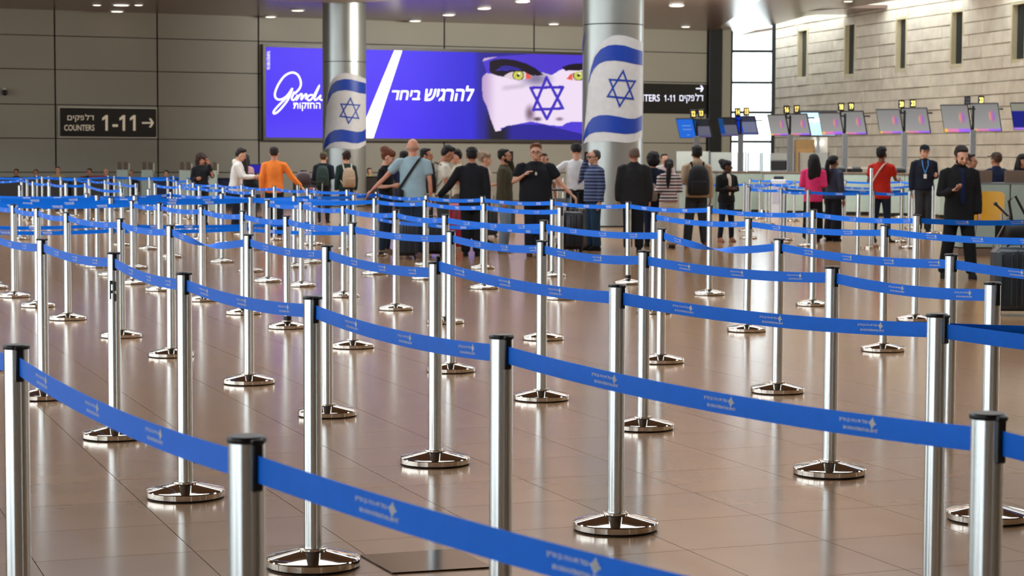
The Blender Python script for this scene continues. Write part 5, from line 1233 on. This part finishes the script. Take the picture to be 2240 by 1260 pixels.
# seated people by the far wall, on a bench
BX = []
for i, (px_, yy, hc, tc_, sk_, nm) in enumerate(((35, 372, (60, 30, 26), (30, 22, 22), 'tan', 'dark reddish hair, farthest left'), (78, 373, (70, 52, 36), (26, 22, 20), 'tan', 'brownish hair, second from the left'), (126, 367, (110, 66, 40), (190, 160, 110), 'light', 'auburn hair under the black COUNTERS sign post'),
        (195, 371, (34, 28, 28), (30, 30, 34), 'tan', 'black hair, just left of the bald orange-toned head'), (231, 371, (196, 100, 60), (120, 60, 40), 'red', 'orange-toned bald head left of the first kiosk'), (286, 374, (110, 84, 50), (44, 34, 30), 'tan', 'brown hair between the first two kiosks'),
        (363, 375, (24, 20, 20), (30, 30, 36), 'light', 'black hair and pale face right of the second kiosk'), (660, 376, (28, 22, 20), (70, 60, 60), 'tan', 'dark hair behind the trolley of the orange shirt'), (808, 370, (44, 28, 34), (196, 196, 50), 'light', 'yellow top right of the slimmer column'))):
    k = 66.5 - px_ * .003 + 1.2
    zt_ = 1.504 - (yy - (350 - .0039 * (1120 - px_))) / k
    q = person('s', 'small seated far person, %s' % nm, px_, k + .5, (zt_ + .03) / 1.33 * 1.75, 10 * (i % 3 - 1), sk_, 'short' if i != 4 else 'bald', hc, 'sweater', tc_, 'slim', DK, L='bent', R='bent', seat=True, vox=.03)
    x, y = q[0].location.x, q[0].location.y; s_ = q[0].scale[0]
    t = thing('waiting_chair', ('dark chair under the seated person with ' + nm).replace(' of the second kiosk', ' of kiosk two'), 'chair', (x, y + .05, 0), group='chairs along the far wall')
    MB().box((0, 0, .40 * s_), (.46, .42, .04), bev=.01).obj('seat', M_dk, t); MB().box((0, .25, .68 * s_), (.46, .04, .36), bev=.01).obj('backrest', M_dk, t)
    for sx in (-1, 1):
        for sy in (-1, 1): MB().cyl((sx * .19, sy * .17), .014, 0, .39 * s_, 8).obj('leg', M_steel, t)
run_jobs()

# ---------------------------------------------------------------- luggage, trolleys, chair
def suitcase(px, yb, w_, h_, dep, col, label, rz=0.0, handle=0.0, hard=True, k=None):
    q = on_z(px, yb, 0); t = thing('suitcase', label, 'suitcase', (q.x, q.y, 0), rz); m = mat('case_%d_%d_%d' % tuple(col), col, .4, 0, .06, 10)
    MB().box((0, 0, .05 + h_ / 2), (w_, dep, h_), bev=.05).obj('shell', m, t, smooth=50)
    MB().box((0, 0, .05 + h_ / 2), (.012, dep + .006, h_ - .06), bev=.003).obj('zip_line', M_black, t)
    for i in range(4): MB().box((-w_ * .36 + i * w_ * .24, -dep / 2 - .002, .05 + h_ / 2), (w_ * .05, .012, h_ * .8), bev=.004).obj('rib', m, t)
    for sx in (-1, 1):
        for sy in (-1, 1): MB().ell((sx * w_ * .38, sy * dep * .34, .028), (.018, .028, .028), 10).obj('wheel', M_rubber, t, smooth=60)
    MB().tube([(-.07, 0, .05 + h_), (-.06, 0, .08 + h_), (.06, 0, .08 + h_), (.07, 0, .05 + h_)], .01, 6).obj('grip', M_black, t)
    if handle: MB().tube([(-.09, dep * .3, h_), (-.09, dep * .3, h_ + handle), (.09, dep * .3, h_ + handle), (.09, dep * .3, h_)], .008, 6).obj('pull_handle', M_dark, t)
    return t
suitcase(2216, 690, .42, .62, .3, (40, 48, 56), 'large dark grey suitcase standing at the right edge behind the belts', 0, .0)
suitcase(998, 546, .27, .72, .24, (196, 34, 64), 'pinkish red suitcase behind the belts left of the black coat', 0, .3)
suitcase(1072, 520, .3, .5, .25, (30, 32, 38), 'black suitcase right of the black-coated person', .2, .3)
suitcase(888, 566, .36, .58, .28, (38, 42, 50), 'dark grey suitcase standing left of the bald man', .1, .2)
suitcase(945, 562, .40, .55, .3, (28, 30, 36), 'black suitcase standing right of the bald man', -.1, .25)
suitcase(1178, 553, .34, .5, .26, (24, 44, 84), 'navy suitcase before the big man in black tee', .1, .0)
suitcase(1252, 552, .36, .62, .28, (30, 31, 40), 'black suitcase under the white-shirted man', .1, .35)
suitcase(1276, 545, .3, .66, .26, (120, 112, 98), 'beige suitcase between black case and striped sweater man', 0, .3)
suitcase(1112, 500, .3, .5, .25, (60, 58, 56), 'grey brown suitcase behind the pale jeans of the olive man', 0, .3)
def duffel(px, py, k, w_, h_, col, label, rz=0.0, name='duffel_bag', marks=None):
    q = P(px, py, FPX / k); t = thing(name, label, 'bag', q, rz); m = mat('bag_%d_%d_%d' % tuple(col), col, .8, 0, .1, 14, bump=.3, bscale=30)
    MB().rings([(0, 0, 0, w_ * .45, h_ * .4), (0, 0, h_ * .1, w_ * .5, h_ * .5), (0, 0, h_ * .7, w_ * .46, h_ * .44), (0, 0, h_ * .95, w_ * .3, h_ * .26), (0, 0, h_, w_ * .1, h_ * .1)], 22).obj('bag', m, t, smooth=60)
    MB().tube([(-w_ * .25, 0, h_ * .8), (-w_ * .15, 0, h_ * 1.2), (w_ * .15, 0, h_ * 1.2), (w_ * .25, 0, h_ * .8)], .012, 6).obj('handle', M_black, t); return t
def trolley(px, k, label, rz=0.0, hz=1.02):
    x, y = GX(px, FPX / k); t = thing('luggage_trolley', label, 'trolley', (x, y, 0), rz)
    b = MB()
    for s_ in (-1, 1): b.tube([(s_ * .25, .4, .2), (s_ * .25, .42, .6), (s_ * .25, .5, hz)], .014, 8); b.tube([(s_ * .25, .4, .2), (s_ * .2, -.45, .16)], .014, 8)
    b.tube([(-.2, -.45, .16), (.2, -.45, .16)], .014, 8)
    for i in range(4): b.tube([(-.22, -.3 + i * .2, .18), (.22, -.3 + i * .2, .18)], .008, 6)
    b.obj('frame', M_steel, t, smooth=50); MB().tube([(-.27, .5, hz), (.27, .5, hz)], .02, 10).obj('push_bar', M_black, t)
    MB().box((0, .42, .75), (.46, .3, .02)).box((0, .28, .8), (.46, .015, .12)).obj('basket', M_steel, t)
    for c in ((-.24, .42), (.24, .42), (0, -.42)): MB().ell((c[0], c[1], .07), (.02, .07, .07), 12).obj('wheel', M_rubber, t, smooth=60)
    return t
trolley(548, 103, 'luggage trolley carrying the black bag, beside the white hooded top', .1)
duffel(548, 410, 105, .34, .24, (22, 26, 38), 'black sports bag with white mark lying on the left trolley')
trolley(668, 108, 'luggage trolley with bags in front of the orange-shirted man', -.1)
duffel(664, 404, 107, .3, .24, (60, 44, 46), 'dark brown bag with pale straps on the middle trolley')
duffel(664, 386, 107, .3, .10, (128, 108, 112), 'small mauve bag on top of the middle trolley load')
suitcase(684, 502, .2, .85, .22, (130, 26, 36), 'narrow dark red suitcase left of the green backpack', 0)
trolley(1218, 132, 'luggage trolley under the hand of the big man in black tee', 0, 1.0)
suitcase(1445, 540, .2, .4, .2, (36, 60, 110), 'small blue suitcase behind the dark suited man', .2)
duffel(1184, 477, 135.6, .3, .18, (26, 34, 56), 'navy bag with tan straps lying on the navy suitcase')
# yellow chair
x, y = GX(2160, 4356 / 148); t = thing('yellow_chair', 'mustard yellow shell chair on thin metal legs behind the black-suited man', 'chair', (x, y, 0), -.35); My = mat('mustard_shell', (206, 152, 18), .45)
def shell(c, w_, h_, th, M): return MB().box(c, (w_, th, h_), bev=.05, M=M)
zb_ = .80
b = MB(); n, m_ = 10, 8; vs = []
for i in range(n + 1):
    for j in range(m_ + 1):
        u, v = i / n * 2 - 1, j / m_; wv_ = .25 * (1 - .25 * max(0, v - .7) / .3 * abs(u) ** 3); vs.append((u * .24, .2 + .05 * v - .06 * u * u, .62 + .44 * v - (.05 * abs(u) ** 6 if v > .9 else 0)))
N0 = len(vs); vs += [(a, c + .012, e) for a, c, e in vs]; q = lambda i, j, o=0: o + i * (m_ + 1) + j
fs = [(q(i, j), q(i + 1, j), q(i + 1, j + 1), q(i, j + 1)) for i in range(n) for j in range(m_)] + [(q(i, j, N0), q(i, j + 1, N0), q(i + 1, j + 1, N0), q(i + 1, j, N0)) for i in range(n) for j in range(m_)]
fs += [(q(i, m_), q(i + 1, m_), q(i + 1, m_, N0), q(i, m_, N0)) for i in range(n)] + [(q(0, j), q(0, j + 1), q(0, j + 1, N0), q(0, j, N0)) for j in range(m_)] + [(q(n, j), q(n, j, N0), q(n, j + 1, N0), q(n, j + 1)) for j in range(m_)]
b.add(vs, fs).obj('backrest', My, t, smooth=50); MB().box((0, 0, .6), (.46, .44, .03), bev=.012).obj('seat', My, t)
for sx in (-1, 1):
    for sy in (-1, 1): MB().tube([(sx * .16, sy * .15, .59), (sx * .23, sy * .22, .0)], .011, 8).obj('leg', M_steel, t)
# black folding chair with a bag at the right edge
x, y = GX(2232, 4356 / 176); t = thing('folding_chair', 'black bag chair with steel legs at the right edge above the grey suitcase', 'chair', (x, y, 0), .2)
MB().box((0, 0, .62), (.5, .4, .3), bev=.05).obj('seat_bag', M_black, t, smooth=50)
for s_ in (-1, 1): MB().tube([(s_ * .24, -.2, .82), (s_ * .3, .1, .45), (s_ * .2, .2, .0)], .011, 8).obj('leg', M_steel, t); 
MB().tube([(-.27, -.22, .5), (.27, -.22, .5)], .01, 8).obj('cross_bar', M_steel, t); MB().tube([(-.14, -.1, .76), (-.2, -.12, 1.02), (-.12, -.13, 1.08), (.06, -.12, .78)], .017, 8).obj('carry_strap', M_black, t)
q0 = P(2178, 446, 4356 / 160); q1 = P(2215, 482, 4356 / 160); t = thing('walking_stick', 'black stick leaning diagonally right of the yellow chair', 'stick', (q1.x, q1.y, 0)); v = q0 - Vector((q1.x, q1.y, 0))
MB().tube([v, Vector((0, 0, q1.z)), Vector((.35, 0, .02))], .018, 8).obj('shaft', M_black, t); MB().ell(v, (.03, .03, .03), 10).obj('knob', M_black, t)
x, y = GX(2194, 4356 / 150); t = thing('steel_post', 'short thin steel post in front of the service desk', 'post', (x, y, 0)); MB().cyl((0, 0), .02, .02, .75, 12).obj('tube', M_steel, t, smooth=50); MB().cyl((0, 0), .08, 0, .02, 20).obj('foot', M_steel, t)
